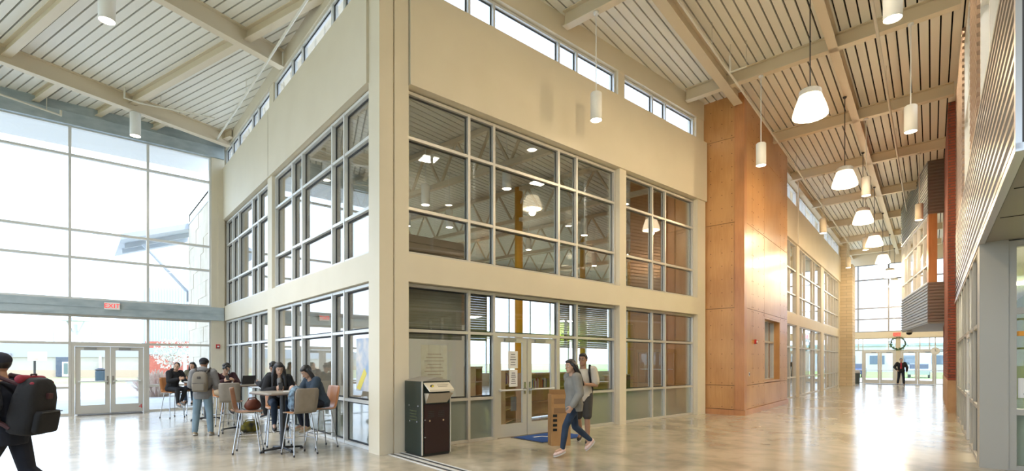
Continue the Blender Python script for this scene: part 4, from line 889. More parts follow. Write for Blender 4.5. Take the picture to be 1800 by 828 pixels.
def alarm(label, loc, rz):
    t = thing('fire_alarm', label, 'alarm', loc, rz, 'fire alarm strobes')
    MB().box((-0.06, 0.06), (-0.05, 0), (-0.07, 0.07)).build('body', REDP, t); MB().box((-0.03, 0.03), (-0.075, -0.05), (-0.025, 0.025)).build('strobe', WHITE, t); MB().box((-0.045, 0.045), (-0.056, -0.05), (-0.06, -0.04)).build('grille', BLACKM, t)
alarm('red fire alarm strobe on the cream pier', (-0.2, 11.95, 2.13), 0)
alarm('red fire alarm strobe on the plywood volume', FH.pt(17.29, 4.30, 2.23), R(10.1))
t = thing('wall_outlet', 'small metal wall plate on the plywood volume', 'outlet', FH.pt(16.62, 4.30, 1.22), R(10.1)); MB().box((-0.04, 0.04), (-0.012, 0), (-0.06, 0.06)).build('plate', ALUW, t); MB().box((-0.02, 0.02), (-0.02, -0.012), (-0.03, 0.03)).build('socket', mat('socket_blue', (0.03, 0.05, 0.15)), t)
t = thing('wall_clock', 'round wall clock on a bracket at the hall end', 'clock', FH.pt(43.5, wat(1644, 43.5), 2.3), R(10.1-90))
MB().tube((0, -0.05, 0), (0, 0.05, 0), 0.24, n=24).build('case', ALUW, t); MB().tube((0, -0.056, 0), (0, -0.05, 0), 0.21, n=24).build('face', WHITE, t); MB().box((-0.008, 0.008), (-0.06, -0.056), (0, 0.16)).build('hand', BLACKM, t); MB().box((0, 0.11), (-0.06, -0.056), (-0.008, 0.008)).build('hand', BLACKM, t); MB().tube((0.24, 0, 0), (0.68, 0, 0), 0.03).build('bracket', BLACKM, t)
t = thing('wreath', 'open green wreath on the centre post of the hall end', 'wreath', FH.pt(SE-0.38, wat(1579, SE), 2.9), R(10.1-90))
rg = MB(); lv = MB()
for i in range(28):
    t0, t1 = 2*math.pi*i/28, 2*math.pi*(i+1)/28; rg.tube((0.42*math.cos(t0), 0, 0.42*math.sin(t0)), (0.42*math.cos(t1), 0, 0.42*math.sin(t1)), 0.03, n=6)
for i in range(260):
    a = rnd.uniform(0, 6.28); 
    if 1.2 < a < 1.95: continue
    c_ = Vector((0.42*math.cos(a)+rnd.gauss(0, 0.05), rnd.gauss(0, 0.04), 0.42*math.sin(a)+rnd.gauss(0, 0.05))); e2_ = Euler((rnd.uniform(0, 6), rnd.uniform(0, 6), rnd.uniform(0, 6))).to_matrix()
    lv.add([c_+e2_ @ Vector(q) for q in ((-0.07, 0, 0), (0, -0.025, 0), (0.07, 0, 0), (0, 0.025, 0))], [[0, 1, 2, 3]])
rg.build('ring', mat('wreath_stem', (0.12, 0.12, 0.05), 0.9), t); lv.build('leaves', mat('wreath_green', (0.05, 0.14, 0.05), 0.8), t, kind='stuff')
t = thing('security_camera', 'small dark dome camera under the angled bay', 'camera', FB.pt(6.0, -0.2, 3.14)); MB().lathe((0, 0, -0.2), [(0.02, 0), (0.1, 0.04), (0.13, 0.12)], 14).build('dome', BLACKM, t, True); MB().lathe((0, 0, -0.08), [(0.14, 0), (0.14, 0.08)], 14).build('mount', WHITE, t)
t = thing('waste_bin', 'dark round waste bin by the limestone pier', 'bin', FH.pt(44.6, wat(1504, 44.6), 0)); MB().lathe((0, 0, 0), [(0.24, 0), (0.28, 0.75), (0.29, 0.78)], 20).build('body', mat('bin_dark', (0.05, 0.06, 0.06), 0.5), t); MB().lathe((0, 0, 0.78), [(0.31, 0), (0.30, 0.1), (0.2, 0.2), (0.19, 0.2)], 20).build('lid', mat('lid_grey', (0.35, 0.33, 0.32)), t)
t = thing('door_mat', 'long dark door mat at the hall end doors', 'mat', FH.pt(45.2, 1.8, 0), R(10.1)); MB().box((-0.45, 0.45), (-1.9, 1.9), (0, 0.012)).build('pile', mat('mat_dark', (0.05, 0.05, 0.06), 0.95), t); MB().box((-0.5, 0.5), (-1.95, 1.95), (0, 0.006)).build('border', BLACKM, t)
t = thing('door_mat', 'blue door mat with a white emblem before the library doors', 'mat', (3.75, -0.36, 0))
MB().box((-0.66, 0.66), (-0.44, 0.44), (0, 0.012)).build('pile', mat('mat_blue', (0.015, 0.08, 0.33), 0.95), t); MB().box((-0.71, 0.71), (-0.48, 0.48), (0, 0.007)).build('border', BLACKM, t)
em = MB(); em.prism([(-0.36, 0.12), (-0.16, 0.12), (-0.05, -0.1), (0.34, -0.1), (0.34, -0.04), (0.0, -0.04), (-0.1, 0.18), (-0.36, 0.18)], 0.012, 0.015); em.build('emblem', WHITE, t)
em = MB(); em.prism([(0.06+0.09*math.cos(a*0.785), 0.05+0.06*math.sin(a*0.785)) for a in range(8)], 0.012, 0.0155); em.build('emblem_badge', mat('emblem_orange', (0.7, 0.3, 0.2)), t)
t = struct('trim_3', 'steel grille track set in the floor at the library corner', 'track')
bx('track_bed', mat('track_dark', (0.06, 0.06, 0.06), 0.5), t, (0.17, 0.45), (-5.5, 0.0), (0.0005, 0.004))
for x0, x1 in ((0.15, 0.19), (0.26, 0.34), (0.41, 0.45)): bx('rail', ALUW, t, (x0, x1), (-5.5, 0.0), (0.0005, 0.008))

# ------------------------------------------------------------------ bin by the corner column
t = thing('return_bin', 'tall dark green return bin with sloped chute by the corner column', 'bin', (0.46, -0.62, 0))
GRN = mat('bin_green', (0.006, 0.017, 0.014), 0.3, coat=0.2); MAR = mat('bin_maroon', (0.022, 0.006, 0.007), 0.35, coat=0.15)
TAU = mat('bin_taupe', (0.45, 0.38, 0.28), 0.45)
MB().box((0, 0.58), (0.012, 0.58), (0.03, 1.27)).build('body', GRN, t); MB().box((0.02, 0.56), (0.03, 0.56), (0, 0.03)).build('plinth', BLACKM, t)
MB().add([(-0.01, -0.01, 1.27), (0.59, -0.01, 1.27), (0.59, 0.59, 1.27), (-0.01, 0.59, 1.27), (0.29, -0.01, 1.335), (0.29, 0.59, 1.335)], [[0, 3, 2, 1], [0, 1, 4], [2, 3, 5], [0, 4, 5, 3], [1, 2, 5, 4]]).build('roof', mat('bin_roof', (0.30, 0.28, 0.24), 0.4), t)
d = MB().box((0.045, 0.545), (-0.004, 0.012), (0.05, 0.88)).build('door', MAR, t)
MB().box((0.0, 0.022), (-0.006, 0.012), (0.03, 1.27)).build('edge_trim', ALU, t); MB().box((0.558, 0.58), (-0.006, 0.012), (0.03, 1.27)).build('edge_trim', ALU, t)
MB().add([(0.08, 0.0, 0.9), (0.5, 0.0, 0.9), (0.53, -0.15, 1.07), (0.05, -0.15, 1.07), (0.08, 0.02, 0.9), (0.5, 0.02, 0.9), (0.53, 0.02, 1.07), (0.05, 0.02, 1.07)], [[0, 1, 2, 3], [4, 7, 6, 5], [0, 4, 5, 1], [3, 2, 6, 7], [0, 3, 7, 4], [1, 5, 6, 2]]).build('chute', TAU, t)
lid = MB().add([(0.05, -0.165, 1.10), (0.535, -0.165, 1.10), (0.535, -0.165, 1.135), (0.05, -0.165, 1.135), (0.04, 0.01, 1.23), (0.545, 0.01, 1.23), (0.545, 0.01, 1.25), (0.04, 0.01, 1.25)], [[0, 1, 2, 3], [4, 7, 6, 5], [0, 4, 5, 1], [3, 2, 6, 7], [0, 3, 7, 4], [1, 5, 6, 2]]).build('chute_lid', mat('lid_cream', (0.66, 0.60, 0.48), 0.4), t)
sl = math.atan2(0.115, 0.175)
for k_, (x0_, x1_) in enumerate(((0.26, 0.48), (0.26, 0.44))):
    pr_ = MB().box((x0_, x1_), (-0.006, 0.006), (0, 0.003)).build('print_line', mat('lid_print', (0.35, 0.31, 0.24)), lid); pr_.matrix_local = Matrix.Translation((0, -0.062-0.035*k_, 1.2055-0.023*k_)) @ Matrix.Rotation(sl, 4, 'X')
MB().ball((0.15, -0.08, 1.194), (0.05, 0.03, 0.006), Matrix.Rotation(sl, 3, 'X') @ Matrix.Rotation(0.6, 3, 'Z'), 12, 6).build('emblem', BLACKM, lid); MB().ball((0.155, -0.09, 1.19), (0.035, 0.018, 0.008), Matrix.Rotation(sl, 3, 'X') @ Matrix.Rotation(0.6, 3, 'Z'), 10, 5).build('emblem', mat('emblem_yellow', (0.7, 0.55, 0.05)), lid)
for z in (0.33, 0.62): MB().ball((0.06, -0.01, z), (0.014, 0.008, 0.014), n=10, m=6).build('lock', CHROME, d)
for x in (0.15, 0.42): MB().ball((x, -0.01, 0.6), (0.016, 0.008, 0.016), n=10, m=6).build('stud', mat('stud', (0.5, 0.35, 0.2), 0.4), d)
for k in range(4): MB().box((0.12, 0.24), (-0.008, -0.004), (0.66+k*0.03, 0.67+k*0.03)).build('vent_slot', BLACKM, d); MB().box((0.32, 0.44), (-0.008, -0.004), (0.66+k*0.03, 0.67+k*0.03)).build('vent_slot', BLACKM, d)
for k in range(4): MB().box((-0.004, 0.0), (0.16, 0.40), (0.6+k*0.05, 0.62+k*0.05)).build('vent_slot', mat('slot_olive', (0.06, 0.07, 0.03)), t)
for y_, z in ((0.42, 0.85), (0.12, 0.85), (0.4, 0.58), (0.16, 0.58)): MB().ball((-0.003, y_, z), (0.006, 0.013, 0.013), n=8, m=5).build('stud', CHROME, t)

# ------------------------------------------------------------------ stools and high tables
LAM = mat('taupe_laminate', (0.21, 0.175, 0.135), 0.45, noise=(8, (0.25, 0.21, 0.165), 4)); VEN = woodmat('stool_veneer', (0.44, 0.17, 0.06), (0.58, 0.27, 0.11), 0.3)
prof = [(0.225, 0.715), (0.20, 0.728), (0.12, 0.735), (0.0, 0.728), (-0.10, 0.722), (-0.165, 0.735), (-0.205, 0.775), (-0.225, 0.84), (-0.24, 0.93), (-0.255, 1.03), (-0.27, 1.12), (-0.275, 1.15)]
hw = [0.185, 0.205, 0.215, 0.215, 0.21, 0.205, 0.20, 0.20, 0.205, 0.21, 0.205, 0.18]
def sheet_strip(off0, off1):
    mb = MB(); rings = []
    for i, (y, z) in enumerate(prof):
        a, b = prof[max(0, i-1)], prof[min(len(prof)-1, i+1)]; t_ = Vector((0, b[0]-a[0], b[1]-a[1])).normalized(); n_ = Vector((0, t_.z, -t_.y)); 
        if n_.z < 0 and i < 5: n_ = -n_
        if i >= 5 and n_.y < 0: n_ = -n_
        w = hw[i]; p0, p1 = Vector((0, y, z))+n_*off0, Vector((0, y, z))+n_*off1
        cx = 0.02 if i >= 6 else 0.0
        ring = [(-w, p0.y+cx, p0.z), (-w*0.5, p0.y+cx*0.25, p0.z), (w*0.5, p0.y+cx*0.25, p0.z), (w, p0.y+cx, p0.z), (w, p1.y+cx, p1.z), (w*0.5, p1.y+cx*0.25, p1.z), (-w*0.5, p1.y+cx*0.25, p1.z), (-w, p1.y+cx, p1.z)]
        rings.append(ring)
    return mb.loft(rings)
def make_stool():
    t = thing('bar_stool', 'stool', 'stool', group='shell bar stools at the high tables')
    sheet_strip(-0.008, 0.004).build('shell', LAM, t, True); sheet_strip(0.0042, 0.007).build('veneer', VEN, t, True)
    for sx in (-1, 1):
        for sy, yt in ((1, 0.13), (-1, -0.10)):
            l = MB().tube((0.15*sx, yt, 0.712), (0.21*sx, yt+0.10*sy, 0.02), 0.0115, n=8).build('leg', CHROME, t)
            MB().tube((0.21*sx, yt+0.10*sy, 0.0), (0.21*sx, yt+0.10*sy, 0.035), 0.016, n=8).build('foot', BLACKM, l)
        MB().tube((0.15*sx, -0.10, 0.712), (0.15*sx, 0.13, 0.712), 0.0115, n=8).build('seat_rail', CHROME, t)
    f = 0.28; q = lambda sx, sy: (sx*(0.15+0.06*(0.712-f)/0.69), (0.13 if sy > 0 else -0.10)+0.10*sy*(0.712-f)/0.69, f)
    MB().tube(q(-1, 1), q(1, 1), 0.009, n=8).build('footrest', CHROME, t)
    for sx in (-1, 1): MB().tube(q(sx, 1), q(sx, -1), 0.007, n=8).build('stretcher', CHROME, t)
    return t
stool0 = make_stool(); stool_used = [False]
def face(dx, dy): return math.atan2(dy, dx) - math.pi/2     # rotation so local +y points along (dx, dy)
def stool(loc, to, label):
    if stool_used[0]: o = copy_tree(stool0)
    else: o = stool0; stool_used[0] = True
    o.location = (loc[0], loc[1], 0); o.rotation_euler = (0, 0, face(to[0]-loc[0], to[1]-loc[1])); o['label'] = label; return o
def high_table(loc, rz, label):
    t = thing('high_table', label, 'table', (loc[0], loc[1], 0), rz, 'high tables beside the library glass'); h = 0.42
    MB().prism([(h*sx+dx, h*sy+dy) for sx, sy, dx, dy in ((1, -1, -0.04, 0), (1, -1, 0, 0.04), (1, 1, 0, -0.04), (1, 1, -0.04, 0), (-1, 1, 0.04, 0), (-1, 1, 0, -0.04), (-1, -1, 0, 0.04), (-1, -1, 0.04, 0))], 1.04, 1.065).build('table_top', mat('table_laminate', (0.42, 0.38, 0.32), 0.3), t)
    MB().prism([(0.415*sx, 0.415*sy) for sx, sy in ((1, -1), (1, 1), (-1, 1), (-1, -1))], 1.022, 1.04).build('underlay', mat('table_edge', (0.16, 0.11, 0.08), 0.5), t)
    MB().tube((0, 0, 0.03), (0, 0, 1.02), 0.045, n=16).build('column', BLACKM, t)
    for k in range(4):
        a = k*math.pi/2; arm = MB().tube((0, 0, 0.06), (0.36*math.cos(a), 0.36*math.sin(a), 0.035), 0.024, 0.017, n=8).build('base_arm', BLACKM, t); MB().lathe((0.35*math.cos(a), 0.35*math.sin(a), 0), [(0.03, 0), (0.03, 0.03)], 10).build('glide', BLACKM, arm)
    return t
TB, TA, TC = (-1.1, 1.6), (-1.0, 5.3), cam2w(-8.45, 14.1)
high_table(TB, R(8), 'near high table with a black base, girls sitting at it'); high_table(TA, R(4), 'middle high table behind the grey backed stool'); high_table(TC, R(10), 'far high table behind the standing student')
S1, S2, S3, S4 = (-1.63, 1.80), (-0.99, 1.0), (-0.43, 1.5), (-0.98, 2.3)
stool(S1, TB, 'empty stool with a brown bag on its seat, nearest the lobby'); stool(S2, TB, 'stool seen from behind with a patterned backpack on it'); stool(S3, (-1.1, 1.4), 'stool under the girl in the denim jacket'); stool(S4, TB, 'stool under the girl in black facing the camera')
S5, S6 = cam2w(-6.15, 11.2), cam2w(-5.85, 12.9)
stool(S5, TA, 'stool with taupe back turned to the camera beside the standing student'); stool(S6, (S6[0]+cam2w(-6.2, 11.6)[0]-cam2w(-5.85, 12.9)[0], S6[1]+cam2w(-6.2, 11.6)[1]-cam2w(-5.85, 12.9)[1]), 'empty stool showing its orange veneer at the middle table')
SH, SG, SR, SX = cam2w(-9.75, 14.65), cam2w(-9.67, 15.5), cam2w(-7.35, 12.95), cam2w(-5.25, 11.6)
stool(SH, TC, 'stool under the girl in the black hoodie by the glass wall'); stool(SG, TC, 'stool under the girl in the olive jacket'); stool(SR, TA, 'stool under the student in the dark red top'); stool(SX, TA, 'stool under the student hidden behind the girl in black')

# ------------------------------------------------------------------ people
def fuse(mb, name, vox, m, smooth=4):
    me = bpy.data.meshes.new('tmp'); me.from_pydata(mb.v, [], mb.f); me.validate()
    bm = bmesh.new(); bm.from_mesh(me); bmesh.ops.recalc_face_normals(bm, faces=bm.faces); bm.to_mesh(me); bm.free()
    o = bpy.data.objects.new('tmp', me); COL.objects.link(o)
    r = o.modifiers.new('r', 'REMESH'); r.mode = 'VOXEL'; r.voxel_size = vox
    if smooth: s_ = o.modifiers.new('s', 'SMOOTH'); s_.iterations = smooth; s_.factor = 0.5
    bpy.context.view_layer.update()
    out = bpy.data.meshes.new_from_object(o.evaluated_get(bpy.context.evaluated_depsgraph_get()))
    bpy.data.objects.remove(o); bpy.data.meshes.remove(me)
    out.name = name; out.materials.clear(); out.materials.append(m); out.shade_smooth(); return out
def put(me, name, parent): o = bpy.data.objects.new(name, me); COL.objects.link(o); o.parent = parent; return o
V = Vector
SKIN = {'a': mat('skin_warm', (0.50, 0.30, 0.20), 0.5), 'b': mat('skin_tan', (0.38, 0.21, 0.13), 0.5), 'c': mat('skin_light', (0.58, 0.37, 0.27), 0.5)}
HAIRB = mat('hair_black', (0.012, 0.010, 0.010), 0.45); HAIRD = mat('hair_dark_brown', (0.03, 0.018, 0.012), 0.5)
def cloth(n, c, c2=None): return mat('cloth_'+n, c, 0.85, noise=(5, c2 or tuple(q*0.8 for q in c), 5), bump=(30, 0.15))

def ell(c, side, fwd, rx, ry, n=16):
    return [c + side*(rx*math.cos(2*math.pi*i/n)) + fwd*(ry*math.sin(2*math.pi*i/n)) for i in range(n)]
def torso(mb, J, secs, up=None):
    rings = []
    for (c, side, rx, ry) in secs:
        side = side.normalized(); 
        rings.append((c, side, rx, ry))
    out = []
    for i, (c, side, rx, ry) in enumerate(rings):
        a, b = rings[max(0, i-1)][0], rings[min(len(rings)-1, i+1)][0]; d = (b-a).normalized(); f = d.cross(side).normalized() if abs(d.dot(side)) < 0.98 else V((0, 1, 0))
        out.append(ell(c, side, f, rx, ry))
    mb.loft(out)

def person(label, loc, toward, h=1.7, seat=None, lean=0, lean_side=0, twist=0, head=(0, 0), arms=None, legs=None, skin='a', top=None, sleeve='long', loose=0.02, hood=False,
           bottom=None, pants='long', shoe=None, hair='short', hairm=None, jacket=None, vox=0.0085, elev=0.0, cat='person', hem=0.0, girl=False, glasses=False, cap=None, brim=False):
    """local frame: +y forward, +x right. Joints given for a 1.70 m person."""
    k = h/1.70
    root = thing('person', label, 'person', (loc[0], loc[1], elev), face(toward[0]-loc[0], toward[1]-loc[1]))
    ph = 0.93 if seat is None else (seat+0.115)/k
    Rl = Matrix.Rotation(R(-lean), 3, 'X') @ Matrix.Rotation(R(lean_side), 3, 'Y'); Rt = Matrix.Rotation(R(twist), 3, 'Z')
    pel = V((0, 0, ph))
    U = lambda p: pel + Rl @ (Rt @ (V(p)-V((0, 0, 0.93))))
    J = dict(pel=pel, waist=U((0, 0, 1.07)), chest=U((0, 0.0, 1.27)), top=U((0, -0.005, 1.38)), neck=U((0, 0.0, 1.44)), head=U((0, 0.025, 1.585)))
    shw = 0.165 if girl else 0.185
    for sx, s in ((-1, 'L'), (1, 'R')):
        J['sh'+s] = U((shw*sx, 0, 1.385))
        J['hip'+s] = pel + V((0.088*sx, 0, -0.02))
        J['kn'+s] = V((0.095*sx, 0.02, 0.49)); J['an'+s] = V((0.095*sx, -0.02, 0.085)); J['toe'+s] = V((0.01*sx, 0.15, -0.045))
        if seat is not None: J['kn'+s] = pel+V((0.11*sx, 0.40, -0.04)); J['an'+s] = V((0.10*sx, 0.33, 0.40))
        J['el'+s] = U((0.235*sx, -0.03, 1.10)); J['wr'+s] = U((0.24*sx, 0.06, 0.87))
    for d in (arms or {}, legs or {}):
        for q, p in d.items(): J[q] = V(p)
    for s in 'LR':                           # keep limb lengths human
        a, b, c = J['sh'+s], J['el'+s], J['wr'+s]; b = a+(b-a).normalized()*0.285; J['el'+s] = b; J['wr'+s] = b+(c-b).normalized()*0.25
        a, b, c = J['hip'+s], J['kn'+s], J['an'+s]; b = a+(b-a).normalized()*0.42; J['kn'+s] = b; J['an'+s] = b+(c-b).normalized()*0.405
    side_s = (J['shR']-J['shL']).normalized(); side_p = V((1, 0, 0)); mid = (side_s+side_p).normalized()
    for q in J: J[q] = J[q]*k if not q.startswith('toe') else J[q]*k
    def tors(mb, e, lo=0.0):
        bw, bc = (0.118, 0.14) if girl else (0.13, 0.158)
        torso(mb, J, [(J['pel']+V((0, 0, -0.10-lo))*k, side_p, (0.13+e)*k, (0.10+e)*k), (J['pel']+V((0, 0, -0.02))*k, side_p, (0.155+e)*k, (0.112+e)*k), (J['waist'], mid, (bw+e)*k, (0.09+e)*k), (J['chest'], side_s, (bc+e)*k, (0.112+e)*k), (J['top'], side_s, (0.135+e*0.8)*k, (0.085+e*0.7)*k), (J['top']*0.45+J['neck']*0.55, side_s, (0.07+e*0.5)*k, (0.06+e*0.4)*k)])
    Rh = Rl @ Rt @ Matrix.Rotation(R(head[0]), 3, 'Z') @ Matrix.Rotation(R(-head[1]), 3, 'X')
    hc = J['head']; HP = lambda p: hc + Rh @ (V(p)*k)
    # --- skin, one continuous body
    b = MB(); tors(b, -0.012)
    b.cap(J['neck']-V((0, 0, 0.05))*k, 0.058*k, HP((0, -0.01, -0.07)), 0.052*k)
    b.ball(HP((0, -0.005, 0.015)), (0.076*k, 0.096*k, 0.105*k), Rh, 20, 14); b.ball(HP((0, 0.028, -0.055)), (0.060*k, 0.066*k, 0.066*k), Rh, 16, 10); b.ball(HP((0, 0.07, -0.092)), (0.026*k, 0.026*k, 0.022*k), Rh)
    b.cap(HP((0, 0.088, 0.012)), 0.009*k, HP((0, 0.107, -0.028)), 0.014*k)
    for sx in (-1, 1): b.ball(HP((0.077*sx, -0.012, -0.005)), (0.011*k, 0.02*k, 0.031*k), Rh)
    for s, sx in (('L', -1), ('R', 1)):
        sh, el, wr = J['sh'+s], J['el'+s], J['wr'+s]
        b.cap(sh, 0.052*k, el, 0.040*k); b.cap(el, 0.040*k, wr, 0.027*k)
        d = (wr-el).normalized(); inw = (V((-sx, 0.0, 0.0)) if abs(d.x) < 0.75 else V((0, 0, -1))); n_ = (inw-d*inw.dot(d)).normalized(); w_ = d.cross(n_).normalized()
        if w_.y < 0 if abs(d.y) < 0.7 else w_.z < 0: w_ = -w_
        Rm = Matrix((w_, n_, d)).transposed()
        pc = wr+d*0.052*k; b.ball(pc, (0.041*k, 0.017*k, 0.056*k), Rm, 14, 10)
        for i, (o_, L) in enumerate(((0.031, 0.066), (0.0105, 0.076), (-0.0105, 0.071), (-0.031, 0.055))):
            p0 = pc+w_*o_*k+d*0.038*k; p1 = p0+(d*0.85+n_*0.35+w_*o_*3).normalized()*L*0.55*k; p2 = p1+(d*0.45+n_*0.85).normalized()*L*0.5*k
            b.cap(p0, 0.0095*k, p1, 0.0088*k, 8); b.cap(p1, 0.0088*k, p2, 0.0075*k, 8)
        p0 = wr+w_*0.028*k+d*0.03*k; p1 = p0+(w_*0.75+d*0.6+n_*0.2).normalized()*0.042*k; p2 = p1+(d*0.8+n_*0.45+w_*0.15).normalized()*0.034*k
        b.cap(p0, 0.013*k, p1, 0.011*k, 8); b.cap(p1, 0.011*k, p2, 0.009*k, 8)
        hp, kn, an = J['hip'+s], J['kn'+s], J['an'+s]
        b.cap(hp, 0.08*k, kn, 0.052*k); b.cap(kn, 0.052*k, kn*0.62+an*0.38, 0.054*k); b.cap(kn*0.62+an*0.38, 0.054*k, an, 0.034*k)
        b.cap(an, 0.034*k, an+J['toe'+s]*0.8, 0.026*k)
    body = put(fuse(b, 'body', vox, SKIN[skin], 3), 'body', root)
    EYE = mat('eye_dark', (0.02, 0.015, 0.012), 0.2); LIP = mat('lip', (0.36, 0.13, 0.11), 0.5); SCL = mat('eye_white', (0.7, 0.68, 0.65), 0.3)
    hm = hairm or HAIRB
    for sx in (-1, 1):
        e = put(MB().ball(HP((0.031*sx, 0.078, 0.012)), (0.014*k, 0.009*k, 0.008*k), Rh, 10, 7).mesh('eye', SCL, True), 'eye', body)
        put(MB().ball(HP((0.031*sx, 0.0845, 0.012)), (0.007*k, 0.004*k, 0.007*k), Rh, 8, 6).mesh('iris', EYE, True), 'iris', e) if False else None
        put(MB().ball(HP((0.031*sx, 0.086, 0.012)), (0.007*k, 0.004*k, 0.007*k), Rh, 8, 6).mesh('iris', EYE, True), 'iris', body)
        put(MB().cap(HP((0.015*sx, 0.086, 0.034)), 0.004*k, HP((0.048*sx, 0.075, 0.036)), 0.0035*k, 6).mesh('eyebrow', hm, True), 'eyebrow', body)
    put(MB().ball(HP((0, 0.089, -0.062)), (0.024*k, 0.008*k, 0.008*k), Rh, 10, 7).mesh('mouth', LIP, True), 'mouth', body)
    if glasses:
        g = MB()
        for sx in (-1, 1):
            ring = [HP((0.032*sx+0.024*math.cos(a*0.524), 0.094, 0.010+0.018*math.sin(a*0.524))) for a in range(12)]
            for i in range(12): g.tube(ring[i], ring[(i+1) % 12], 0.0022*k, n=5)
            g.tube(HP((0.056*sx, 0.094, 0.012)), HP((0.08*sx, 0.0, 0.012)), 0.002*k, n=5)
        put(g.mesh('glasses', BLACKM), 'glasses', body)
    # --- clothes
    t = MB(); lo = hem; tors(t, loose, lo)
    for s in 'LR':
        sh, el, wr = J['sh'+s], J['el'+s], J['wr'+s]
        if sleeve == 'long': t.cap(sh, (0.058+loose*0.8)*k, el, (0.046+loose*0.7)*k); t.cap(el, (0.046+loose*0.7)*k, el*0.06+wr*0.94, (0.034+loose*0.5)*k)
        elif sleeve == 'short': t.cap(sh, (0.06+loose)*k, sh*0.25+el*0.75, (0.055+loose)*k)
    if hood:
        t.ball(J['neck']+Rl @ V((0, -0.075, 0.0))*k, (0.115*k, 0.07*k, 0.075*k), Rl); t.ball(J['neck']+Rl @ V((0, 0.01, -0.035))*k, (0.10*k, 0.085*k, 0.05*k), Rl)
    put(fuse(t, 'top', vox, top, 4), 'hooded_top' if hood else 'top', root)
    if jacket:                               # shirt panel visible in an open front
        j = MB(); f = Rl @ Rt @ V((0, 1, 0)); e = loose+0.012
        for a_, bq in (('waist', 'chest'), ('chest', 'top')): j.cap(J[a_]+f*(0.075+loose*0.85)*k, 0.05*k, J[bq]+f*((0.09 if bq == 'chest' else 0.068)+loose*0.65)*k, 0.046*k)
        put(fuse(j, 'shirt_front', 0.01, jacket, 3), 'shirt_front', root)
    p = MB()
    torso(p, J, [(J['pel']+V((0, 0, -0.09))*k, side_p, 0.14*k, 0.11*k), (J['pel']+V((0, 0, -0.02))*k, side_p, 0.165*k, 0.122*k), (J['pel']+(J['waist']-J['pel'])*0.55, side_p, 0.143*k, 0.103*k)])
    for s in 'LR':
        hp, kn, an = J['hip'+s], J['kn'+s], J['an'+s]; g = 0.0 if girl else 0.010
        if pants == 'long': p.cap(hp, (0.092+g)*k, kn, (0.062+g)*k); p.cap(kn, (0.062+g)*k, kn*0.6+an*0.4, (0.060+g)*k); p.cap(kn*0.6+an*0.4, (0.060+g)*k, kn*0.04+an*0.96, (0.044+g*1.6)*k)
        else: p.cap(hp, 0.105*k, hp*0.08+kn*0.92, 0.088*k)
    put(fuse(p, 'trousers', vox, bottom, 4), 'trousers' if pants == 'long' else 'shorts', root)
    for s in 'LR':
        an, to = J['an'+s], J['toe'+s]; q = MB(); dn = V((0, 0, -1)); fd = to.normalized(); upv = V((0, 0, 1)); upv = (upv-fd*upv.dot(fd)).normalized(); sd = fd.cross(upv)
        Rm = Matrix((sd, fd, upv)).transposed()
        q.ball(an+fd*0.085*k-upv*0.035*k, (0.044*k, 0.115*k, 0.036*k), Rm, 16, 9); q.ball(an+fd*0.005*k-upv*0.02*k, (0.040*k, 0.06*k, 0.048*k), Rm, 14, 9)
        so = put(fuse(q, 'shoe', 0.007, shoe, 2), 'shoe', root)
        q = MB(); ring = lambda z: [an+Rm @ V((0.043*k*math.cos(a)*(1.0 if math.sin(a) > 0 else 0.9), (0.075+0.125*math.sin(a))*k, z*k)) for a in [2*math.pi*i/18 for i in range(18)]]
        q.loft([ring(-0.078), ring(-0.056)]); put(q.mesh('sole', mat('sole_pale', (0.55, 0.53, 0.50), 0.7)), 'sole', so)
    # --- hair
    hmesh = MB(); hb = Rh
    hmesh.ball(HP((0, -0.02, 0.03)), (0.085*k, 0.098*k, 0.099*k), Rh, 18, 12)
    if hair == 'short': hmesh.ball(HP((0, 0.03, 0.085)), (0.066*k, 0.06*k, 0.036*k), Rh)
    if hair == 'curly':
        for i in range(40):
            v_ = V((rnd.gauss(0, 1), rnd.gauss(0, 1)-0.4, rnd.gauss(0, 1)+0.7)).normalized(); hmesh.ball(HP((v_.x*0.085, -0.02+v_.y*0.095, 0.035+v_.z*0.095)), (0.022*k,)*3, None, 8, 6)
    if hair in ('long', 'longback'):
        hmesh.ball(HP((0, 0.025, 0.085)), (0.07*k, 0.06*k, 0.034*k), Rh)
        dwn = V((0, 0, -1)); bk_ = Rh @ V((0, -1, 0))
        for sx in (-1.0, -0.6, -0.2, 0.2, 0.6, 1.0):
            bk2 = 0.10 if hair == 'longback' else 0.02; p0 = HP((0.072*sx, -0.055+0.04*abs(sx), 0.03)); p1 = p0+(dwn*0.18+Rh @ V((0.03*sx, -bk2, 0)))*k; p2 = p1+(dwn*0.20+Rl @ V((0.015*sx, 0.06 if abs(sx) > 0.8 and hair == 'long' else -bk2*0.75, 0)))*k
            hmesh.cap(p0, 0.036*k, p1, 0.042*k, 10); hmesh.cap(p1, 0.042*k, p2, 0.024*k, 10)
    if hair == 'bun': hmesh.ball(HP((0, -0.12, 0.06)), (0.045*k,)*3, Rh)
    put(fuse(hmesh, 'hair', 0.008, hm, 3), 'hair', body)
    if cap:
        c_ = MB(); c_.ball(HP((0, -0.012, 0.045)), (0.095*k, 0.112*k, 0.085*k), Rh, 20, 12)
        if brim: c_.ball(HP((0, 0.11, 0.045)), (0.07*k, 0.075*k, 0.012*k), Rh)
        put(fuse(c_, 'cap', 0.008, cap, 3), 'cap', root)
    root['J'] = 1; del root['J']
    return root, J, (lambda p_: root.matrix_basis @ V(p_))

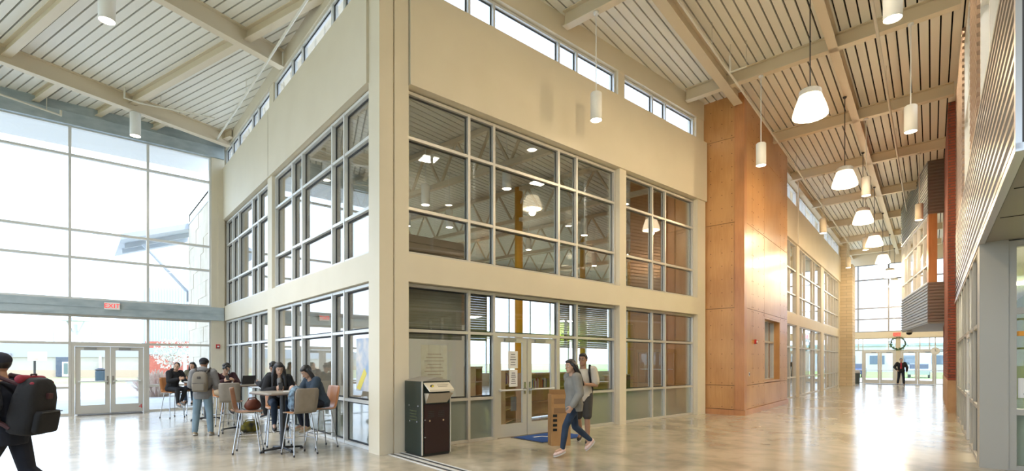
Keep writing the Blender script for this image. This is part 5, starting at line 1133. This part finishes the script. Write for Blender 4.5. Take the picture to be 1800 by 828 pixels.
def backpack(label, P, J, m, m2, k=1.0, size=(0.30, 0.17, 0.46), back=0.20, drop=0.0, Rl=None, tilt=0, group=None):
    """worn on the back of person P, built in the person's local frame but a thing of its own"""
    root = P[0]; J = P[1]; c = (J['chest']+J['waist'])/2 + V((0, -back, 0.02-drop))
    t = thing('backpack', label, 'backpack', group=group); t.matrix_basis = root.matrix_basis @ Matrix.Translation(c) @ Matrix.Rotation(R(tilt), 4, 'X')
    b = MB(); w, d, hh = size
    for z, sw, sd in ((-0.5, 0.86, 0.85), (-0.42, 1, 1), (0.0, 1, 1.0), (0.3, 0.95, 0.85), (0.45, 0.75, 0.6), (0.5, 0.5, 0.4)): pass
    rings = []
    for z, sw, sd in ((-0.5, 0.80, 0.75), (-0.46, 0.95, 0.95), (-0.2, 1, 1.05), (0.15, 0.98, 0.95), (0.36, 0.86, 0.78), (0.47, 0.62, 0.55), (0.5, 0.4, 0.4)):
        rings.append([V((w/2*sw*math.copysign(abs(math.cos(a))**0.55, math.cos(a)), d/2*sd*math.copysign(abs(math.sin(a))**0.55, math.sin(a)), z*hh)) for a in [2*math.pi*i/24 for i in range(24)]])
    b.loft(rings); bd = put(b.mesh('pack_body', m, True), 'pack_body', t)
    q = MB(); rings = []
    for z, sw in ((-0.44, 0.7), (-0.40, 0.8), (-0.12, 0.8), (-0.05, 0.7)):
        rings.append([V((w/2*sw*math.copysign(abs(math.cos(a))**0.5, math.cos(a)), -d/2-0.012+0.04*math.copysign(abs(math.sin(a))**0.5, math.sin(a)), z*hh)) for a in [2*math.pi*i/20 for i in range(20)]])
    q.loft(rings); pk = put(q.mesh('front_pocket', m, True), 'front_pocket', t)
    put(MB().tube((-w*0.36, -d/2-0.052, -0.06*hh), (w*0.36, -d/2-0.052, -0.06*hh), 0.005, n=6).mesh('zip', BLACKM), 'zip', pk)
    put(MB().box((-0.03, 0.03), (-d/2-0.01, -d/2+0.02), (0.16*hh, 0.26*hh)).mesh('patch', m2), 'patch', t)
    put(MB().pipe([(-0.04, d*0.2, hh*0.48), (-0.03, d*0.2, hh*0.55), (0.03, d*0.2, hh*0.55), (0.04, d*0.2, hh*0.48)], 0.008, 6).mesh('haul_loop', m2), 'haul_loop', t)
    Ti = (Matrix.Translation(c) @ Matrix.Rotation(R(tilt), 4, 'X')).inverted()
    for s, sx in (('L', -1), ('R', 1)):
        sh = J['sh'+s]; wa = J['waist']
        pts = [V((w*0.3*sx, d*0.3, hh*0.36)), Ti @ (sh*0.7+J['top']*0.3+V((0, -0.07, 0.075))), Ti @ (sh*0.7+J['top']*0.3+V((0, 0.03, 0.095))), Ti @ (sh*0.75+J['chest']*0.25+V((0, 0.125, 0.0))), Ti @ (sh*0.35+wa*0.65+V((0.09*sx, 0.075, 0))), Ti @ (wa+V((0.175*sx, -0.04, -0.03))), V((w*0.45*sx, d*0.2, -hh*0.40))]
        put(MB().pipe(pts, 0.02, 8).mesh('strap', m2), 'strap', t)
    return t
def phone(label, P, s, off=(0, 0.02, 0.03), tilt=40):
    root, J, _ = P; d = (J['wr'+s]-J['el'+s]).normalized(); c = J['wr'+s]+d*0.11+V(off)
    t = thing('phone', label, 'phone'); t.matrix_basis = root.matrix_basis @ Matrix.Translation(c) @ Matrix.Rotation(R(tilt), 4, 'X')
    MB().box((-0.036, 0.036), (-0.004, 0.004), (-0.072, 0.072)).build('case', BLACKM, t); MB().box((-0.032, 0.032), (-0.0055, -0.004), (-0.066, 0.066)).build('screen', mat('phone_screen', (0.08, 0.09, 0.11), 0.1), t)

BLK = cloth('black', (0.006, 0.006, 0.008), (0.011, 0.011, 0.013)); NAVY = cloth('navy', (0.005, 0.007, 0.016), (0.009, 0.012, 0.024)); GREYH = cloth('grey_marl', (0.17, 0.165, 0.165), (0.22, 0.215, 0.21)); LJEAN = cloth('pale_jeans', (0.15, 0.22, 0.27), (0.20, 0.28, 0.33)); DJEAN = cloth('dark_jeans', (0.012, 0.024, 0.05), (0.022, 0.042, 0.08)); DENIM = cloth('denim', (0.022, 0.038, 0.06), (0.04, 0.062, 0.09)); KHAKI = cloth('khaki', (0.36, 0.26, 0.15)); CHAR = cloth('charcoal', (0.05, 0.046, 0.042)); WTEE = cloth('white_tee', (0.55, 0.50, 0.42), (0.5, 0.45, 0.38)); SWEAT = cloth('grey_sweater', (0.25, 0.24, 0.215), (0.20, 0.19, 0.17)); MAROON = cloth('maroon', (0.035, 0.007, 0.012)); REDS = cloth('red_shirt', (0.36, 0.02, 0.04)); OLIVE = cloth('olive', (0.16, 0.15, 0.10))
SH_D = mat('shoe_dark', (0.02, 0.02, 0.022), 0.6); SH_P = mat('shoe_pink', (0.72, 0.52, 0.47), 0.6); SH_T = mat('shoe_tan', (0.42, 0.33, 0.22), 0.7); SH_G = mat('shoe_grey', (0.2, 0.2, 0.2), 0.7)
CX = lambda ux, uy: (ux*0.7604+uy*0.6494, -ux*0.6494+uy*0.7604)      # camera-frame direction -> world
def tow(loc, cx, cy): d = CX(cx, cy); return (loc[0]+d[0], loc[1]+d[1])

# walker at the left edge
l = cam2w(-5.02, 5.1); P = person('student in black with a cap and backpack walking out at the left edge', l, tow(l, -1, -0.12), 1.69, lean=7, arms=dict(elL=(-0.26, -0.05, 1.13), wrL=(-0.24, 0.16, 1.02), elR=(0.25, 0.02, 1.12), wrR=(0.22, 0.20, 1.0)),
    legs=dict(knL=(-0.09, 0.20, 0.50), anL=(-0.08, 0.16, 0.10), knR=(0.09, -0.10, 0.50), anR=(0.09, -0.42, 0.24), toeR=(0, 0.10, -0.11)), skin='b', top=NAVY, sleeve='short', loose=0.035, hem=0.05, bottom=NAVY, shoe=SH_D, cap=cloth('cap_navy', (0.012, 0.014, 0.03)), hair='short')
backpack('black backpack with a red flap on the walker', P, None, BLK, mat('pack_red', (0.05, 0.012, 0.015), 0.7), size=(0.36, 0.26, 0.56), back=0.25, drop=0.02, tilt=10)
rp = thing('jacket_bundle', 'red jacket rolled on top of the black backpack', 'jacket'); rp.matrix_basis = P[0].matrix_basis @ Matrix.Translation((0, -0.24, 1.40)); q = MB().cap((-0.12, 0.05, 0.03), 0.045, (0.12, 0.03, 0.02), 0.04); q.cap((-0.1, -0.05, -0.03), 0.04, (0.1, -0.06, -0.02), 0.035); put(fuse(q, 'roll', 0.01, mat('jacket_red', (0.22, 0.015, 0.03), 0.8), 3), 'roll', rp)
# girl in the grey sweater
l = cam2w(1.06, 8.72); P = person('girl in a grey sweater and dark jeans walking past the library doors', l, tow(l, -1, -0.35), 1.64, lean=4, head=(12, 5), girl=True, arms=dict(elL=(-0.22, 0.0, 1.11), wrL=(-0.22, 0.14, 0.9), elR=(0.22, -0.1, 1.12), wrR=(0.21, -0.08, 0.88)),
    legs=dict(knL=(-0.08, 0.22, 0.51), anL=(-0.08, 0.27, 0.10), knR=(0.08, -0.06, 0.50), anR=(0.08, -0.40, 0.22), toeR=(0, 0.11, -0.10)), skin='a', top=SWEAT, loose=0.045, hem=0.04, bottom=DJEAN, shoe=SH_P, hair='longback', vox=0.0075)
# boy in white
l = cam2w(1.40, 10.05); P = person('boy in a white t-shirt and grey shorts looking at the camera', l, tow(l, -0.35, -1), 1.76, head=(-8, 2), arms=dict(elL=(-0.25, 0.02, 1.11), wrL=(-0.08, 0.22, 1.13), elR=(0.25, 0.02, 1.10), wrR=(0.06, 0.22, 1.12)),
    legs=dict(knL=(-0.10, 0.12, 0.49), anL=(-0.10, 0.04, 0.09), knR=(0.10, -0.04, 0.50), anR=(0.10, -0.22, 0.14)), skin='b', top=WTEE, sleeve='short', loose=0.03, hem=0.03, bottom=CHAR, pants='shorts', shoe=SH_D, hair='short', vox=0.0075, glasses=True)
backpack('black backpack on the boy in the white t-shirt', P, None, BLK, BLK, size=(0.30, 0.17, 0.44), back=0.21, drop=0.12)
phone('black phone held by the boy in the white t-shirt', P, 'R')
# standing student with beige pack
l = cam2w(-6.72, 11.1); P = person('student in a grey hoodie and pale jeans standing with his back turned', l, tow(l, -0.28, 1), 1.68, lean=6, head=(-10, 12), arms=dict(elL=(-0.25, 0.06, 1.12), wrL=(-0.16, 0.28, 1.04), elR=(0.26, 0.06, 1.12), wrR=(0.17, 0.28, 1.04)),
    legs=dict(knL=(-0.13, 0.02, 0.49), anL=(-0.15, -0.01, 0.085), knR=(0.13, 0.02, 0.49), anR=(0.16, -0.01, 0.085)), skin='b', top=GREYH, loose=0.04, hood=True, hem=0.03, bottom=LJEAN, shoe=SH_T, hair='short', cap=cloth('cap_black', (0.014, 0.014, 0.018)))
backpack('beige canvas backpack on the standing student', P, None, mat('canvas_beige', (0.22, 0.19, 0.15), 0.9), mat('canvas_dark', (0.08, 0.07, 0.06), 0.9), size=(0.30, 0.18, 0.43), back=0.21)
# girl in black behind the near table
l = S4; P = person('girl in a black jacket and jeans at the near table facing the camera', l, TB, 1.66, seat=0.74, lean=14, head=(4, 14), girl=True, arms=dict(elL=(-0.26, 0.16, 1.06), wrL=(-0.05, 0.34, 1.14), elR=(0.26, 0.16, 1.06), wrR=(0.05, 0.34, 1.14)), skin='c', top=BLK, loose=0.04, bottom=DJEAN, shoe=SH_D, hair='long', jacket=cloth('grey_tee', (0.3, 0.3, 0.3)))
phone('phone held by the girl in black at the near table', P, 'R', (0, 0.02, 0.02))
# denim girl
l = S3; P = person('girl in a denim jacket leaning over the near table', l, (-1.1, 1.4), 1.66, seat=0.74, lean=26, head=(0, 16), girl=True, arms=dict(elL=(-0.24, 0.32, 1.06), wrL=(-0.12, 0.52, 1.13), elR=(0.24, 0.32, 1.06), wrR=(0.10, 0.54, 1.13)), skin='a', top=DENIM, loose=0.035, bottom=NAVY, shoe=SH_T, hair='longback')
# black hoodie girl by the glass
l = SH; P = person('girl in a black hoodie sitting by the glass wall looking back', l, TC, 1.66, seat=0.74, lean=16, head=(-40, 0), girl=True, arms=dict(elL=(-0.25, 0.22, 1.08), wrL=(-0.14, 0.46, 1.14), elR=(0.24, 0.24, 1.10), wrR=(0.12, 0.46, 1.14)), legs=dict(anL=(-0.10, 0.20, 0.36), anR=(0.10, 0.40, 0.40)), skin='a', top=BLK, loose=0.04, hood=True, bottom=BLK, shoe=SH_G, hair='bun', hairm=HAIRD)
l = SG; P = person('girl in an olive jacket at the far table facing the camera', l, tow(l, 0.25, -1), 1.62, seat=0.74, lean=4, head=(-6, 0), girl=True, arms=dict(elL=(-0.24, 0.1, 1.09), wrL=(-0.12, 0.3, 1.12), elR=(0.24, 0.1, 1.09), wrR=(0.12, 0.3, 1.12)), skin='a', top=OLIVE, loose=0.035, bottom=DJEAN, shoe=SH_D, hair='long')
l = SR; P = person('student in a dark red top bent over the middle table', l, TA, 1.72, seat=0.74, lean=28, head=(0, 20), arms=dict(elL=(-0.25, 0.36, 1.06), wrL=(-0.10, 0.56, 1.13), elR=(0.25, 0.36, 1.06), wrR=(0.12, 0.60, 1.13)), skin='a', top=MAROON, loose=0.03, bottom=KHAKI, shoe=SH_D, hair='curly')
phone('black phone in the hand of the student in dark red', P, 'R', (0, 0.0, 0.04))
l = SX; P = person('student in a black jacket reaching across the middle table, half hidden', l, TA, 1.68, seat=0.74, lean=18, head=(0, 10), arms=dict(elL=(-0.22, 0.32, 1.10), wrL=(-0.12, 0.60, 1.14), elR=(0.25, 0.14, 1.08), wrR=(0.2, 0.36, 1.12)), skin='b', top=BLK, loose=0.04, bottom=BLK, shoe=SH_D, hair='curly')
# man at the hall end
l = cam2w(0.7616*34.6, 34.6); P = person('man in a red shirt and black jacket walking in from the hall end', l, tow(l, -0.70, -1), 1.84, arms=dict(elL=(-0.30, 0.0, 1.12), wrL=(-0.28, 0.1, 0.88), elR=(0.34, -0.04, 1.13), wrR=(0.22, 0.1, 0.98)), legs=dict(knL=(-0.12, 0.12, 0.49), anL=(-0.14, 0.10, 0.09), knR=(0.12, -0.04, 0.5), anR=(0.16, -0.2, 0.13)), skin='b', top=BLK, loose=0.045, bottom=NAVY, shoe=SH_D, hair='short', jacket=REDS, vox=0.012)

# ------------------------------------------------------------------ bags and small things near the tables
def bag(name, label, c, rad, m, rz=0, strap=True):
    t = thing(name, label, 'bag', c, rz); q = MB(); q.ball((0, 0, rad[2]), rad); q.ball((rad[0]*0.35, 0, rad[2]*0.8), (rad[0]*0.7, rad[1]*0.95, rad[2]*0.8)); q.ball((-rad[0]*0.35, 0, rad[2]*0.8), (rad[0]*0.7, rad[1]*0.95, rad[2]*0.8)); put(fuse(q, 'bag_body', 0.012, m, 3), 'bag_body', t)
    if strap: put(MB().pipe([(-rad[0]*0.7, 0, rad[2]*1.6), (-rad[0]*0.4, 0.02, rad[2]*2.15), (rad[0]*0.4, 0.02, rad[2]*2.15), (rad[0]*0.7, 0, rad[2]*1.6)], 0.011, 6).mesh('handle', m), 'handle', t)
    return t
bag('handbag', 'brown leather bag on the empty stool seat', (S1[0]+0.08, S1[1]-0.02, 0.742), (0.15, 0.09, 0.10), mat('brown_leather', (0.13, 0.035, 0.02), 0.5), 0.4)
t = thing('backpack', 'blue patterned backpack on the stool turned from the camera', 'backpack', (S2[0]-0.04, S2[1]+0.08, 0.742), R(20)); q = MB(); q.ball((0, 0, 0.22), (0.15, 0.10, 0.23)); q.ball((0, 0, 0.1), (0.15, 0.11, 0.11)); put(fuse(q, 'pack_body', 0.01, mat('tribal_print', (0.02, 0.03, 0.05), 0.8, noise=(16, (0.25, 0.38, 0.5), 2)), 3), 'pack_body', t); put(MB().ball((0, -0.1, 0.12), (0.1, 0.04, 0.09)).mesh('front_pocket', mat('tribal_print', (0, 0, 0)), True), 'front_pocket', t); put(MB().pipe([(-0.1, -0.09, 0.35), (-0.13, -0.13, 0.2), (-0.1, -0.09, 0.06)], 0.014, 6).mesh('strap', BLACKM), 'strap', t)
x, y = cam2w(-5.95, 11.62); bag('duffel_bag', 'black and yellow bag on the floor under the middle table', (x, y, 0.0), (0.22, 0.13, 0.13), mat('bag_black_yellow', (0.012, 0.012, 0.012), 0.8, noise=(7, (0.22, 0.18, 0.01), 1)), 0.3)
t = thing('laptop', 'open dark laptop on the middle high table', 'laptop', (TA[0]+0.12, TA[1]-0.05, 1.066), R(200)); MB().box((-0.16, 0.16), (-0.11, 0.11), (0, 0.014)).build('base', mat('laptop_grey', (0.2, 0.2, 0.21), 0.4, 0.5), t); MB().add([(-0.16, 0.11, 0.012), (0.16, 0.11, 0.012), (0.16, 0.16, 0.21), (-0.16, 0.16, 0.21), (-0.16, 0.118, 0.012), (0.16, 0.118, 0.012), (0.16, 0.168, 0.21), (-0.16, 0.168, 0.21)], [[0, 1, 2, 3], [7, 6, 5, 4], [0, 4, 5, 1], [1, 5, 6, 2], [2, 6, 7, 3], [3, 7, 4, 0]]).build('screen', BLACKM, t)
t = thing('notebook', 'open white notebook on the near high table', 'notebook', (TB[0]+0.14, TB[1]-0.1, 1.066), R(-20)); MB().box((-0.15, -0.002), (-0.1, 0.1), (0, 0.008)).build('page_block', WHITE, t); MB().box((0.002, 0.15), (-0.1, 0.1), (0, 0.008)).build('page_block', WHITE, t)
# cardboard stand by the doors
CARD = mat('cardboard', (0.42, 0.23, 0.09), 0.85, noise=(4, (0.36, 0.19, 0.07), 4)); x, y = cam2w(0.93, 9.75)
t = thing('cardboard_stand', 'tall narrow cardboard stand with cut-outs by the library doors', 'stand', (x, y, 0), R(-28))
MB().box((-0.19, 0.19), (-0.02, 0.0), (0, 0.98)).build('front_panel', CARD, t); MB().box((-0.19, -0.17), (0, 0.22), (0, 0.98)).build('side_panel', CARD, t); MB().box((0.17, 0.19), (0, 0.22), (0, 0.98)).build('side_panel', CARD, t); MB().box((-0.17, 0.17), (0.2, 0.22), (0, 1.06)).build('back_panel', CARD, t)
for k in range(4): MB().box((-0.16, -0.08), (-0.026, -0.02), (0.28+k*0.09, 0.33+k*0.09)).build('cut_out', DARK, t)
for z in (0.62, 0.8): MB().box((-0.14, 0.14), (-0.024, -0.02), (z, z+0.10)).build('printed_patch', mat('card_dark', (0.26, 0.14, 0.06), 0.8), t)
MB().box((-0.17, 0.17), (0, 0.2), (0.72, 0.735)).build('shelf', CARD, t)
